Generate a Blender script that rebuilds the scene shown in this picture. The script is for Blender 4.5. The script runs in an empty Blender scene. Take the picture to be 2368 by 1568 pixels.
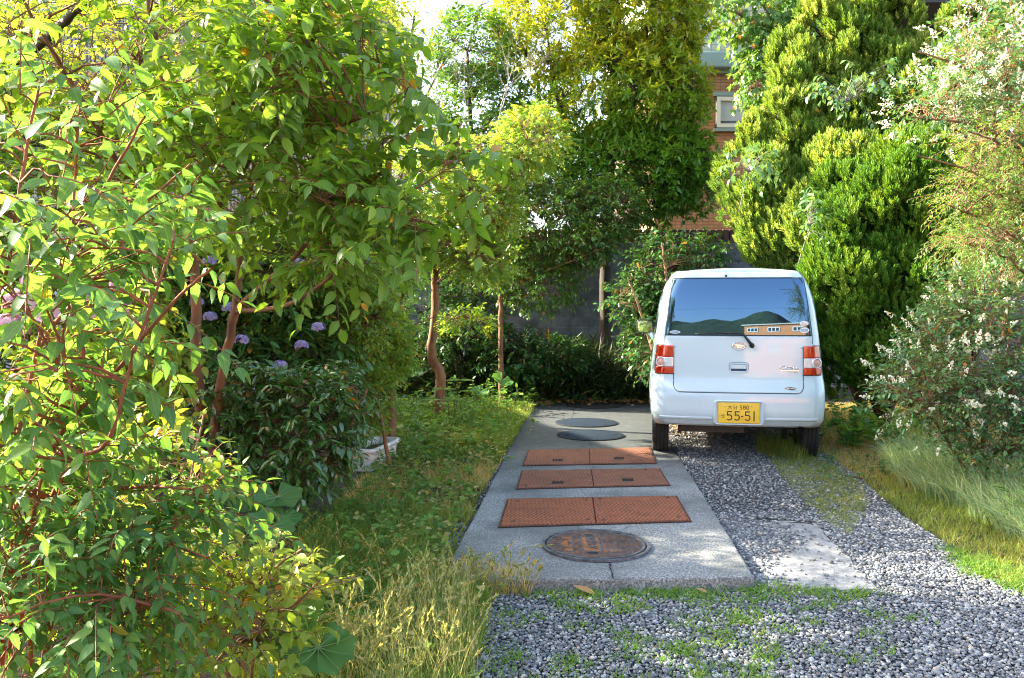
import bpy, bmesh, math, random
import numpy as np
from mathutils import Vector, Matrix, Euler
random.seed(7)
RNG = np.random.default_rng(11)
S = bpy.context.scene
COL = S.collection

# ------------------------------------------------------------------ camera
FPX = 1880.0                       # focal length in the units of a 2367 px wide frame
H_CAM = 1.33
PITCH = math.atan(76/FPX)
cd = bpy.data.cameras.new('camera'); cam = bpy.data.objects.new('camera', cd); COL.objects.link(cam)
cd.sensor_width = 36; cd.lens = 36*FPX/2367; cd.clip_start = .05; cd.clip_end = 5000
cam.location = (0, 0, H_CAM); cam.rotation_euler = (math.pi/2-PITCH, 0, 0)
S.camera = cam
# ------------------------------------------------------------------ sky, sun, exposure
SUN = Vector((-.86, .24, .50)).normalized()        # direction towards the sun
w = bpy.data.worlds.new('World'); S.world = w; w.use_nodes = True
nt = w.node_tree; bg = nt.nodes['Background']
sky = nt.nodes.new('ShaderNodeTexSky'); sky.sky_type = 'NISHITA'; sky.sun_disc = False
sky.sun_elevation = math.asin(SUN.z); sky.sun_rotation = math.atan2(SUN.x, SUN.y)
sky.air_density = 1.0; sky.dust_density = 3.5; sky.ozone_density = .25
nt.links.new(sky.outputs[0], bg.inputs[0]); bg.inputs[1].default_value = .15
ld = bpy.data.lights.new('sun', 'SUN'); ld.energy = 5.0; ld.angle = math.radians(.6); ld.color = (1, .90, .70)
lo = bpy.data.objects.new('sun', ld); COL.objects.link(lo)
lo.rotation_euler = SUN.to_track_quat('Z', 'Y').to_euler()
S.view_settings.view_transform = 'Standard'; S.view_settings.look = 'None'
S.view_settings.exposure = 2.62; S.view_settings.gamma = 1
S.render.engine = 'CYCLES'
cy = S.cycles; cy.max_bounces = 7; cy.diffuse_bounces = 3; cy.glossy_bounces = 3; cy.transmission_bounces = 4
cy.use_denoising = True; cy.denoiser = 'OPENIMAGEDENOISE'; cy.denoising_prefilter = 'NONE'; cy.denoising_input_passes = 'RGB_ALBEDO_NORMAL'; cy.filter_width = 1.1; cy.caustics_reflective = False; cy.caustics_refractive = False; cy.sample_clamp_indirect = 6

# ------------------------------------------------------------------ authoring helpers: frame position + distance -> place
def ray(xv, yv):
    u, v = (xv-1183.5)/FPX, (784-yv)/FPX
    c, s = math.cos(PITCH), math.sin(PITCH)
    return Vector((u, c+v*s, -s+v*c))
def P(xv, yv, d):
    r = ray(xv, yv); return Vector((0, 0, H_CAM))+r*(d/r.y)
def G(xv, yv, z=0.):
    r = ray(xv, yv); return Vector((0, 0, H_CAM))+r*((z-H_CAM)/r.z)
def gz(x, y):                      # height of the gravel and soil
    t = np.clip((np.asarray(y, float)-4.3)/3.2, 0, 1); t = t*t*(3-2*t)
    return -.085+.06*t
def gzl(x, y):                     # garden soil, rising a little towards the back left
    b = gz(x, y); x = np.asarray(x, float); y = np.asarray(y, float)
    return b+np.clip((-.6-x)*.05, 0, .15)+np.clip((y-11.2)*.08, 0, .3)

def tag(o, label=None, cat=None, group=None, kind=None):
    if label: o['label'] = label
    if cat: o['category'] = cat
    if group: o['group'] = group
    if kind: o['kind'] = kind
    return o
def empty(name, loc, rz=0, label=None, cat=None, group=None):
    o = bpy.data.objects.new(name, None); COL.objects.link(o); o.location = loc; o.rotation_euler = (0, 0, rz)
    o.empty_display_size = .1
    return tag(o, label, cat, group)
def objmesh(name, me, mats, parent=None):
    o = bpy.data.objects.new(name, me); COL.objects.link(o)
    for m in (mats if isinstance(mats, (list, tuple)) else [mats]): me.materials.append(m)
    if parent is not None:
        o.parent = parent
    return o

class MB:
    """collects shapes (world or local coordinates) and links them as one mesh"""
    def __init__(s): s.v = []; s.f = []; s.m = []; s.sm = []
    def add(s, vs, fs, mi=0, smooth=False, M=None):
        b = len(s.v)
        for p in vs: s.v.append(tuple(M @ Vector(p)) if M is not None else tuple(p))
        for f in fs: s.f.append([b+i for i in f]); s.m.append(mi); s.sm.append(smooth)
        return s
    def box(s, c, d, mi=0, M=None, bev=0):
        x, y, z = c; a, b, h = d[0]/2, d[1]/2, d[2]/2
        if bev:
            bm = bmesh.new(); bmesh.ops.create_cube(bm, size=1)
            for v in bm.verts: v.co = Vector((x+v.co.x*2*a, y+v.co.y*2*b, z+v.co.z*2*h))
            bmesh.ops.bevel(bm, geom=bm.edges[:], offset=bev, segments=2, affect='EDGES', profile=.5)
            bm.verts.index_update(); s.add([v.co.copy() for v in bm.verts], [[v.index for v in f.verts] for f in bm.faces], mi, False, M); bm.free(); return s
        vs = [(x+i*a, y+j*b, z+k*h) for k in (-1, 1) for j in (-1, 1) for i in (-1, 1)]
        s.add(vs, [(0, 2, 3, 1), (4, 5, 7, 6), (0, 1, 5, 4), (2, 6, 7, 3), (0, 4, 6, 2), (1, 3, 7, 5)], mi, False, M); return s
    def tube(s, pts, r, n=8, mi=0, M=None, cap=True):
        pts = [Vector(p) for p in pts]; rs = r if isinstance(r, (list, tuple)) else [r]*len(pts)
        vs, fs = [], []; ref = None
        for i, p in enumerate(pts):
            t = (pts[min(i+1, len(pts)-1)]-pts[max(i-1, 0)]).normalized()
            if ref is None: ref = Vector((0, 0, 1)) if abs(t.z) < .9 else Vector((1, 0, 0))
            a = (ref-t*ref.dot(t)).normalized(); ref = a; b = t.cross(a)
            for k in range(n):
                q = 2*math.pi*k/n; vs.append(p+(a*math.cos(q)+b*math.sin(q))*rs[i])
        for i in range(len(pts)-1):
            for k in range(n): fs.append((i*n+k, i*n+(k+1) % n, (i+1)*n+(k+1) % n, (i+1)*n+k))
        if cap: fs.append(tuple(range(n))[::-1]); fs.append(tuple((len(pts)-1)*n+k for k in range(n)))
        s.add(vs, fs, mi, True, M); return s
    def lathe(s, prof, n=32, mi=0, M=None, smooth=True):   # prof: (r, z) about local z
        vs, fs = [], []
        for r, z in prof:
            for k in range(n):
                q = 2*math.pi*k/n; vs.append((r*math.cos(q), r*math.sin(q), z))
        for i in range(len(prof)-1):
            for k in range(n): fs.append((i*n+k, i*n+(k+1) % n, (i+1)*n+(k+1) % n, (i+1)*n+k))
        s.add(vs, fs, mi, smooth, M); return s
    def build(s, name, mats, parent=None, smooth_angle=None):
        me = bpy.data.meshes.new(name); me.from_pydata(s.v, [], s.f)
        me.polygons.foreach_set('material_index', s.m); me.polygons.foreach_set('use_smooth', s.sm); me.update()
        return objmesh(name, me, mats, parent)

# ------------------------------------------------------------------ materials
def lin(h):
    h = h.lstrip('#'); c = [int(h[i:i+2], 16)/255 for i in (0, 2, 4)]
    return tuple(((x+.055)/1.055)**2.4 if x > .04045 else x/12.92 for x in c)+(1,)
def mat(name, col=(.5, .5, .5, 1), rough=.6, metal=0, spec=.5, **kw):
    m = bpy.data.materials.new(name); m.use_nodes = True; b = m.node_tree.nodes['Principled BSDF']
    b.inputs['Base Color'].default_value = tuple(col)[:3]+(1,); b.inputs['Roughness'].default_value = rough
    b.inputs['Metallic'].default_value = metal; b.inputs['Specular IOR Level'].default_value = spec
    for k, v in kw.items(): b.inputs[k.replace('_', ' ')].default_value = v
    return m
def N(m, t, **kw):
    n = m.node_tree.nodes.new(t)
    for k, v in kw.items():
        if k in n.inputs: n.inputs[k].default_value = v
        else: setattr(n, k, v)
    return n
def L(m, a, b): m.node_tree.links.new(a, b)
def ramp(m, fac, stops, interp='LINEAR'):
    r = N(m, 'ShaderNodeValToRGB'); r.color_ramp.interpolation = interp; e = r.color_ramp.elements
    while len(e) < len(stops): e.new(.5)
    for el, (p, c) in zip(e, stops): el.position = p; el.color = tuple(c)[:3]+(1,)
    L(m, fac, r.inputs[0]); return r.outputs[0]
def noise(m, scale, detail=4, rough=.6, coord='Object', dist=0, vec=None):
    n = N(m, 'ShaderNodeTexNoise'); n.inputs['Scale'].default_value = scale; n.inputs['Detail'].default_value = detail
    n.inputs['Roughness'].default_value = rough; n.inputs['Distortion'].default_value = dist
    if vec is None: vec = N(m, 'ShaderNodeTexCoord').outputs[coord]
    L(m, vec, n.inputs['Vector']); return n.outputs[0]
def mixc(m, f, a, b, mode='MIX'):
    x = N(m, 'ShaderNodeMix', data_type='RGBA', blend_type=mode)
    for s, v in ((x.inputs[0], f), (x.inputs[6], a), (x.inputs[7], b)):
        if isinstance(v, (int, float)): s.default_value = v
        elif isinstance(v, (tuple, list)): s.default_value = tuple(v)[:3]+(1,)
        else: L(m, v, s)
    return x.outputs[2]
def math_(m, op, a, b=0., c=None):
    x = N(m, 'ShaderNodeMath', operation=op)
    for s, v in zip(x.inputs, (a, b, c)):
        if v is None: continue
        if isinstance(v, (int, float)): s.default_value = v
        else: L(m, v, s)
    return x.outputs[0]
def bump(m, h, dist=.01, strength=1., prev=None):
    b = N(m, 'ShaderNodeBump'); b.inputs['Distance'].default_value = dist; b.inputs['Strength'].default_value = strength
    L(m, h, b.inputs['Height'])
    if prev is not None: L(m, prev, b.inputs['Normal'])
    return b.outputs[0]
def bsdf(m): return m.node_tree.nodes['Principled BSDF']

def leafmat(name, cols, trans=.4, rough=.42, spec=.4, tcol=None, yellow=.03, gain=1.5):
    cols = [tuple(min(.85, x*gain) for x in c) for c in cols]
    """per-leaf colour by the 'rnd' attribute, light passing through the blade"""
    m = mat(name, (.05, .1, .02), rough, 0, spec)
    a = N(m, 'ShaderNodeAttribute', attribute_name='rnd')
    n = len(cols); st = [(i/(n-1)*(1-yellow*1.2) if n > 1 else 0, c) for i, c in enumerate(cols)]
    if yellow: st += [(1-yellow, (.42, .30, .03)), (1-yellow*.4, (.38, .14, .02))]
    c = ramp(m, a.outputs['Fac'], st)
    nz = noise(m, 2.2, 2)
    au = N(m, 'ShaderNodeAttribute', attribute_name='lu').outputs['Fac']; av = N(m, 'ShaderNodeAttribute', attribute_name='lv').outputs['Fac']
    aa = math_(m, 'ABSOLUTE', au); rib = math_(m, 'SUBTRACT', 1., math_(m, 'MINIMUM', math_(m, 'MULTIPLY', aa, 11.), 1.))
    sv = math_(m, 'POWER', math_(m, 'MAXIMUM', math_(m, 'SINE', math_(m, 'SUBTRACT', math_(m, 'MULTIPLY', av, 46.), math_(m, 'MULTIPLY', aa, 11.))), 0.), 5.)
    vein = math_(m, 'MULTIPLY', math_(m, 'MAXIMUM', rib, math_(m, 'MULTIPLY', sv, .35)), math_(m, 'GREATER_THAN', av, .001))
    spot = noise(m, 130, 2); c = mixc(m, math_(m, 'MULTIPLY', math_(m, 'GREATER_THAN', spot, .70), .5), c, (.20, .13, .03))
    c = mixc(m, math_(m, 'MULTIPLY', vein, .55), c, (.30, .36, .10))
    c2 = mixc(m, math_(m, 'MULTIPLY', nz, .22), c, (.16, .20, .02))
    L(m, c2, bsdf(m).inputs['Base Color'])
    t = N(m, 'ShaderNodeBsdfTranslucent')
    L(m, mixc(m, 1., c2, tcol or (2.5, 2.1, .9), 'MULTIPLY'), t.inputs[0])
    mx = N(m, 'ShaderNodeMixShader'); mx.inputs[0].default_value = trans
    L(m, bsdf(m).outputs[0], mx.inputs[1]); L(m, t.outputs[0], mx.inputs[2])
    L(m, mx.outputs[0], m.node_tree.nodes['Material Output'].inputs[0])
    return m
def barkmat(name, c1, c2, scale=18):
    m = mat(name, c1, .8); tc = N(m, 'ShaderNodeTexCoord'); mp = N(m, 'ShaderNodeMapping'); mp.inputs['Scale'].default_value = (1, 1, .35)
    L(m, tc.outputs['Object'], mp.inputs[0]); nz = noise(m, scale, 5, .65, vec=mp.outputs[0])
    L(m, ramp(m, nz, [(.3, c1), (.7, c2)]), bsdf(m).inputs['Base Color'])
    L(m, bump(m, nz, .01, .6), bsdf(m).inputs['Normal']); return m

# ------------------------------------------------------------------ ground
def poly_in(poly, x, y):
    x = np.asarray(x); y = np.asarray(y); ins = np.zeros(x.shape, bool); n = len(poly)
    for i in range(n):
        x1, y1 = poly[i]; x2, y2 = poly[(i+1) % n]
        c = (y1 > y) != (y2 > y)
        with np.errstate(divide='ignore', invalid='ignore'):
            ins ^= c & (x < (x2-x1)*(y-y1)/(y2-y1+1e-12)+x1)
    return ins
def hfield(name, x0, x1, nx, y0, y1, ny, zf, m, kind='structure', label=None):
    xs = np.linspace(x0, x1, nx); ys = np.linspace(y0, y1, ny); X, Y = np.meshgrid(xs, ys); Z = zf(X, Y)
    V = np.stack([X, Y, Z], -1).reshape(-1, 3); i = np.arange(ny-1)[:, None]*nx+np.arange(nx-1)[None]; i = i.ravel()
    F = np.stack([i, i+1, i+nx+1, i+nx], 1)
    me = bpy.data.meshes.new(name); me.from_pydata(V.tolist(), [], F.tolist()); me.polygons.foreach_set('use_smooth', [True]*len(F)); me.update()
    return tag(objmesh(name, me, m), label, kind=kind)

m_soil = mat('soil', (.06, .045, .03), .95)
c = ramp(m_soil, noise(m_soil, 3, 6, .7), [(.35, (.030, .024, .014)), (.55, (.055, .045, .022)), (.7, (.035, .055, .012))])
L(m_soil, c, bsdf(m_soil).inputs['Base Color']); L(m_soil, bump(m_soil, noise(m_soil, 40, 5), .02, .8), bsdf(m_soil).inputs['Normal'])
m_far = mat('far_ground', (.10, .10, .09), .9)
L(m_far, ramp(m_far, noise(m_far, .08, 5), [(.4, (.09, .095, .05)), (.6, (.14, .13, .12))]), bsdf(m_far).inputs['Base Color'])
# one sheet reaching the horizon, gently below the detailed soil and gravel
hfield('ground', -1500, 1500, 9, -1500, 1500, 9, lambda X, Y: X*0-.16, m_far)
hfield('garden_soil', -9, 9, 120, -1.5, 16, 120, lambda X, Y: gzl(X, Y)-.012+.008*np.sin(X*5.1+Y*2.3)*np.sin(Y*4.1-X), m_soil)

m_grav = mat('gravel', (.2, .2, .2), .85)
vo = N(m_grav, 'ShaderNodeTexVoronoi'); vo.inputs['Scale'].default_value = 48
L(m_grav, N(m_grav, 'ShaderNodeTexCoord').outputs['Object'], vo.inputs['Vector'])
c = ramp(m_grav, N(m_grav, 'ShaderNodeSeparateColor').outputs[0], [(0, (.05, .055, .065)), (.5, (.15, .16, .17)), (1, (.42, .42, .40))])
sc = c.node.inputs[0].links[0].from_node; L(m_grav, vo.outputs['Color'], sc.inputs[0])
dk = math_(m_grav, 'SUBTRACT', 1.0, math_(m_grav, 'MULTIPLY', vo.outputs['Distance'], 26)) 
L(m_grav, mixc(m_grav, .25, c, (.05, .045, .04)), bsdf(m_grav).inputs['Base Color'])
L(m_grav, bump(m_grav, math_(m_grav, 'MULTIPLY', vo.outputs['Distance'], -1.), .5, 1.), bsdf(m_grav).inputs['Normal'])

SLAB = [G(1018, 1341), G(1745, 1333), G(1563, 1045), G(1500, 932), G(1240, 932), G(1196, 1000)]
SLABxy = [(p.x, p.y) for p in SLAB]
GRAV = [G(*p, -.07) for p in ((1055, 1600), (1070, 1450), (1010, 1335), (940, 1280), (960, 1200), (1090, 1190), (1190, 1030), (1240, 930), (1700, 930), (1880, 975),
        (1900, 1060), (1990, 1120), (2080, 1195), (2190, 1260), (2260, 1330), (2420, 1370), (2900, 1500), (2900, 1800), (1055, 1800))]
GRAVxy = [(p.x, p.y) for p in GRAV]
bm = bmesh.new(); vs = [bm.verts.new((x, y, 0)) for x, y in GRAVxy]; bm.faces.new(vs)
bmesh.ops.triangulate(bm, faces=bm.faces[:])
for _ in range(3): bmesh.ops.subdivide_edges(bm, edges=[e for e in bm.edges if e.calc_length() > .3], cuts=1)
bmesh.ops.triangulate(bm, faces=bm.faces[:])
for v in bm.verts: v.co.z = float(gz(v.co.x, v.co.y))+.012
me = bpy.data.meshes.new('gravel_bed'); bm.to_mesh(me); bm.free()
tag(objmesh('gravel_bed', me, m_grav), kind='structure')

# concrete slab
m_conc = mat('concrete', (.3, .3, .29), .9)
tc = N(m_conc, 'ShaderNodeTexCoord').outputs['Object']
sp = N(m_conc, 'ShaderNodeTexVoronoi'); sp.inputs['Scale'].default_value = 120; L(m_conc, tc, sp.inputs['Vector'])
fine = noise(m_conc, 85, 4, .9, vec=tc); big = noise(m_conc, 1.6, 5, .6, vec=tc); mid = noise(m_conc, 9, 5, .65, vec=tc)
c = ramp(m_conc, fine, [(.38, (.05, .055, .055)), (.5, (.20, .205, .20)), (.62, (.46, .46, .44))])
c = mixc(m_conc, ramp(m_conc, big, [(.42, (0, 0, 0)), (.62, (.75, .75, .75))]), c, (.075, .085, .085))
sy = N(m_conc, 'ShaderNodeSeparateXYZ'); L(m_conc, tc, sy.inputs[0])
# the slab colour darkens towards the back, with a ragged border
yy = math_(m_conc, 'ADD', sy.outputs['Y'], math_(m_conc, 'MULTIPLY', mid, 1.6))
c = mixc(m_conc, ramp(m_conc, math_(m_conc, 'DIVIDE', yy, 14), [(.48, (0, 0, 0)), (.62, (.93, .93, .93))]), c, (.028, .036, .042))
c = mixc(m_conc, ramp(m_conc, mid, [(.5, (0, 0, 0)), (.75, (.5, .5, .5))]), c, (.10, .105, .09))
L(m_conc, c, bsdf(m_conc).inputs['Base Color'])
L(m_conc, bump(m_conc, fine, .004, .8), bsdf(m_conc).inputs['Normal'])

def prism(poly, z0, z1, m, name, bev=.008, parent=None, jag=0, sub=0):
    bm = bmesh.new(); vs = [bm.verts.new((x, y, z1)) for x, y in poly]; f = bm.faces.new(vs)
    if f.normal.z < 0: f.normal_flip()
    r = bmesh.ops.extrude_face_region(bm, geom=[f]); 
    for v in [g for g in r['geom'] if isinstance(g, bmesh.types.BMVert)]: v.co.z = z0
    bmesh.ops.recalc_face_normals(bm, faces=bm.faces[:])
    if jag:
        es = [e for e in bm.edges if abs(e.verts[0].co.z-e.verts[1].co.z) < 1e-5]
        bmesh.ops.subdivide_edges(bm, edges=es, cuts=24)
        for v in bm.verts:
            if v.co.z > z1-1e-4:
                v.co.x += random.uniform(-jag, jag); v.co.y += random.uniform(-jag, jag); v.co.z -= random.uniform(0, jag)*.4
    if bev:
        es = [e for e in bm.edges if all(v.co.z > z1-.004 for v in e.verts) and len(e.link_faces) == 2 and e.calc_face_angle(0) > .5]
        bmesh.ops.bevel(bm, geom=es, offset=bev, segments=2, affect='EDGES', profile=.5)
    me = bpy.data.meshes.new(name); bm.to_mesh(me); bm.free()
    return objmesh(name, me, m, parent)

slab = empty('concrete_slab', (0, 0, 0), 0, 'long grey concrete slab with rusty covers set in it, running back beside the car', 'slab')
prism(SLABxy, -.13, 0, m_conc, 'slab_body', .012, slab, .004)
m_dark = mat('black_gap', (.006, .006, .006), .9)
# cracks: thin open fissures as jagged dark slivers lying in the surface
def crack(pts, wd, name='crack'):
    vs, fs = [], []
    for i, p in enumerate(pts):
        ww = wd*(.35+.65*math.sin(math.pi*(i+.6)/(len(pts)+.2)))*random.uniform(.5, 1.4)
        vs += [(p[0]-ww, p[1]+random.uniform(-.003, .003), .0035), (p[0]+ww, p[1]+random.uniform(-.003, .003), .0035)]
    for i in range(len(pts)-1): fs.append((2*i, 2*i+1, 2*i+3, 2*i+2))
    return vs, fs
def crackline(a, b, n, amp):
    a, b = G(*a), G(*b); return [(a.x+(b.x-a.x)*t/n+random.uniform(-amp, amp), a.y+(b.y-a.y)*t/n) for t in range(n+1)]
ck = MB()
for a, b, n, amp, wd in (((1408, 1300), (1416, 1340), 12, .006, .005), ((1336, 1217), (1343, 1230), 4, .004, .003), ((1460, 1213), (1435, 1228), 5, .004, .0015),
                         ((1362, 1022), (1368, 1036), 4, .006, .003), ((1330, 925), (1322, 975), 6, .02, .002), ((1745, 1200), (1600, 1219), 7, .003, .0006)):
    vs, fs = crack(crackline(a, b, n, amp), wd); ck.add(vs, fs)
cv, cf = crack([(x, y) for x, y in crackline((1512, 968), (1430, 966), 8, .002)], .001); ck.add(cv, cf)
ck.build('crack', m_dark, slab)
# thin older slab, flush with the gravel
m_white = mat('pale_concrete', (.5, .5, .5), .85)
f2 = noise(m_white, 24, 8, .8); L(m_white, ramp(m_white, f2, [(.3, (.10, .10, .10)), (.45, (.20, .20, .198)), (.65, (.33, .33, .325))]), bsdf(m_white).inputs['Base Color'])
L(m_white, bump(m_white, f2, .004, .6), bsdf(m_white).inputs['Normal'])
PALE = [(p.x, p.y) for p in (G(*q, -.062) for q in ((1500, 1366), (2027, 1362), (1885, 1208), (1660, 1195)))]
tag(prism(PALE, -.15, -.058, m_white, 'pale_slab', .006, None, .014), 'low pale concrete slab half buried in gravel right of the covers', 'slab')

# rusty steel covers --------------------------------------------------------
def rustmat(name, base, pattern=True, bright=1., sc=70, dark=(.07, .06, .055)):
    m = mat(name, base, .75, .15, .35); tc = N(m, 'ShaderNodeTexCoord').outputs['Object']
    n1 = noise(m, 7, 8, .75, vec=tc, dist=.9); n2 = noise(m, 40, 4, .6, vec=tc)
    c = ramp(m, n1, [(.28, [x*.28 for x in base]), (.48, [x*.8 for x in base]), (.60, base), (.76, [min(1, x*1.75) for x in base])])
    c = mixc(m, math_(m, 'MULTIPLY', n2, .35), c, dark)
    if pattern:
        sx = N(m, 'ShaderNodeSeparateXYZ'); L(m, tc, sx.inputs[0])
        a = math_(m, 'SINE', math_(m, 'ADD', math_(m, 'MULTIPLY', sx.outputs[0], 230), math_(m, 'MULTIPLY', math_(m, 'SINE', math_(m, 'MULTIPLY', sx.outputs[1], 105)), 1.9)))
        b = math_(m, 'SINE', math_(m, 'MULTIPLY', sx.outputs[1], 210))
        h = math_(m, 'MULTIPLY', math_(m, 'MAXIMUM', a, 0.), math_(m, 'ADD', math_(m, 'MULTIPLY', b, .5), .5))
        c = mixc(m, math_(m, 'MULTIPLY', h, .9), c, [min(1, x*2.1+.05) for x in base])
        L(m, bump(m, h, .006, 1.), bsdf(m).inputs['Normal'])
    else: L(m, bump(m, n2, .003, .6), bsdf(m).inputs['Normal'])
    L(m, c, bsdf(m).inputs['Base Color']); return m
m_rust = rustmat('rusty_tread', (.25, .072, .025)); m_rust2 = rustmat('worn_rust_tread', (.21, .074, .036), dark=(.11, .095, .075))
m_frame = rustmat('rusty_frame', (.13, .06, .04), False)
def cover_pair(q, label, holes, bolts, m):
    """q: four corners near-left, near-right, far-right, far-left in the frame; two plates in a steel frame"""
    A = [G(*p) for p in q]
    o = empty('access_cover', (0, 0, 0), 0, label, 'cover', 'rusty twin steel covers set in the slab')
    def at(u, v): return A[0].lerp(A[1], u).lerp(A[3].lerp(A[2], u), v)
    def quad(u0, u1, v0, v1, z0, z1, mb, hole=None):
        cs = [at(u0, v0), at(u1, v0), at(u1, v1), at(u0, v1)]
        if hole:
            hu0, hu1, hv0, hv1 = hole; us = [u0, hu0, hu1, u1]; vv = [v0, hv0, hv1, v1]
            for i in range(3):
                for j in range(3):
                    if i == j == 1: continue
                    p = [at(us[i], vv[j]), at(us[i+1], vv[j]), at(us[i+1], vv[j+1]), at(us[i], vv[j+1])]
                    mb.add([(a.x, a.y, z1) for a in p], [(0, 1, 2, 3)])
            p = [at(hu0, hv0), at(hu1, hv0), at(hu1, hv1), at(hu0, hv1)]
            mb.add([(a.x, a.y, z) for z in (z1-.012, z1) for a in p], [(0, 1, 2, 3)]+[(i, 4+i, 4+(i+1) % 4, (i+1) % 4) for i in range(4)])
            mb.add([(a.x, a.y, z) for z in (z0, z1) for a in cs], [(i, (i+1) % 4, 4+(i+1) % 4, 4+i) for i in range(4)])
        else:
            mb.add([(a.x, a.y, z) for z in (z0, z1) for a in cs], [(3, 2, 1, 0), (4, 5, 6, 7)]+[(i, (i+1) % 4, 4+(i+1) % 4, 4+i) for i in range(4)])
    fr = MB(); e = .012; ev = .024
    quad(-e, 1+e, -ev, 1+ev, .0005, .004, fr); fr.build('dark_rebate', m_dark, o)
    f2 = MB(); e2 = .010
    for (u0, u1, v0, v1) in ((-e, 1+e, -ev, -ev*.35), (-e, 1+e, 1+ev*.35, 1+ev), (-e, -e*.35, -ev*.35, 1+ev*.35), (1+e*.35, 1+e, -ev*.35, 1+ev*.35)):
        quad(u0, u1, v0, v1, .001, .009, f2)
    f2.build('frame', m_frame, o)
    for k, (u0, u1) in enumerate(((.0, .4965), (.5035, 1.))):
        pm = MB(); quad(u0, u1, 0, 1, .002, .011, pm, holes[k] if holes else None); pl = pm.build('plate', m, o)
        if bolts:
            for bu, bv in bolts[k]:
                p = at(bu, bv); b = MB(); b.lathe([(0, .006), (.012, .005), (.014, .0)], 10, 0, Matrix.Translation((p.x, p.y, .0112))); b.build('bolt', m_frame, pl)
    return o
cover_pair([(1157, 1219), (1593, 1206), (1561, 1150), (1176, 1157)], 'nearest rusty double cover, bright orange tread, behind the round ribbed lid', None,
           [[(.06, .88), (.46, .88), (.06, .12), (.46, .12)], [(.54, .08), (.95, .93), (.95, .12), (.54, .92)]], m_rust)
cover_pair([(1197, 1131), (1545, 1123), (1522, 1086), (1209, 1091)], 'middle of the three rusty double covers, with two slots', [(.22, .30, .16, .34), (.70, .78, .22, .40)],
           [[(.05, .1)], [(.9, .92)]], m_rust2)
cover_pair([(1211, 1077), (1514, 1072), (1500, 1037), (1223, 1043)], 'farthest rusty double cover, greyish, beside the left rear tyre', [(.21, .29, .16, .32), (.69, .77, .22, .38)], None, m_rust2)

# round ribbed lid
def ring(mb, ri, ro, z0, z1, n=72, M=None, mi=0):
    mb.lathe([(ri, z0), (ri, z1), (ro, z1), (ro, z0)], n, mi, M, False)
lc = (G(1377, 1229)+G(1377, 1299))*.5; a_lid = math.radians(-2)
ml = rustmat('lid_rust_field', (.32, .125, .045), False); mr = mat('cast_iron', (.085, .095, .11), .55, .5)
L(mr, ramp(mr, noise(mr, 30, 4), [(.3, (.05, .05, .055)), (.65, (.16, .17, .19))]), bsdf(mr).inputs['Base Color'])
lid = empty('manhole_lid', (lc.x, lc.y, .001), a_lid, 'round rust and iron manhole lid with raised grid, set nearest in the slab', 'manhole lid')
R0 = .300
mb = MB(); ring(mb, R0-.018, R0, 0, .012); mb.build('frame', mr, lid)
mb = MB(); mb.lathe([(0, .004), (R0-.018, .004)], 72); mb.build('gap', m_dark, lid)
mb = MB(); mb.lathe([(0, .009), (R0-.028, .009), (R0-.028, .002)], 72); mb.build('field', ml, lid)
rb = MB(); ring(rb, R0-.044, R0-.027, .0085, .0125)
Ri = R0-.046
def lidbar(x0, y0, x1, y1, wd, z=.0115):
    d = Vector((x1-x0, y1-y0, 0)); n_ = Vector((-d.y, d.x, 0)).normalized()*wd/2; a = Vector((x0, y0, 0)); b = Vector((x1, y1, 0))
    p = [a-n_, b-n_, b+n_, a+n_]
    rb.add([(q.x, q.y, zz) for zz in (.0088, z) for q in p], [(4, 5, 6, 7)]+[(i, (i+1) % 4, 4+(i+1) % 4, 4+i) for i in range(4)])
# medallion at the left holds raised strokes; name panel sits left of centre
cxp = (-.105, -.012)                       # panel in lid coordinates
def clipseg(pts_fn, keep, wd, nn=90):
    run = None; last = None
    for i in range(nn+1):
        p = pts_fn(i/nn); k = keep(*p)
        if k and run is None: run = p
        if (not k or i == nn) and run is not None:
            if last and (last[0]-run[0])**2+(last[1]-run[1])**2 > 2e-4: lidbar(*run, *last, wd)
            run = None
        last = p
def keep(x, y):
    if x*x+y*y > Ri*Ri: return False
    if -.078 < x < .022 and -.135 < y < .135: return False
    if x < -.128 and (x+.128)**2/.118**2+y*y/.15**2 < 1: return False
    if (x+.028)**2+(abs(y)-.185)**2*1.2 < .036**2: return False
    return True
for gx in np.arange(-.248, .26, .031): clipseg(lambda t, gx=gx: (gx, -Ri+2*Ri*t), keep, .0036)
for gy in np.arange(-.245, .26, .0225): clipseg(lambda t, gy=gy: (-Ri+2*Ri*t, gy), keep, .0036)
for x0, y0, x1, y1 in ((-.078, -.135, .022, -.135), (.022, -.135, .022, .135), (.022, .135, -.078, .135), (-.078, .135, -.078, -.135)): lidbar(x0, y0, x1, y1, .007)
for sy_ in (-1, 1):
    M_ = Matrix.Translation((-.028, sy_*.172, 0)) @ Matrix.Diagonal((1.25, .9, 1, 1)); ring(rb, .024, .030, .0088, .0115, 24, M_)
for rr in (.118, .070):
    pr = [(-.128+rr*math.cos(t)*1.0, rr*math.sin(t)*1.27) for t in np.linspace(math.pi*.5, math.pi*1.5, 22)]
    for p, q in zip(pr, pr[1:]): lidbar(*p, *q, .005)
lidbar(-.128, -.15, -.128, .15, .005)
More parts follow.
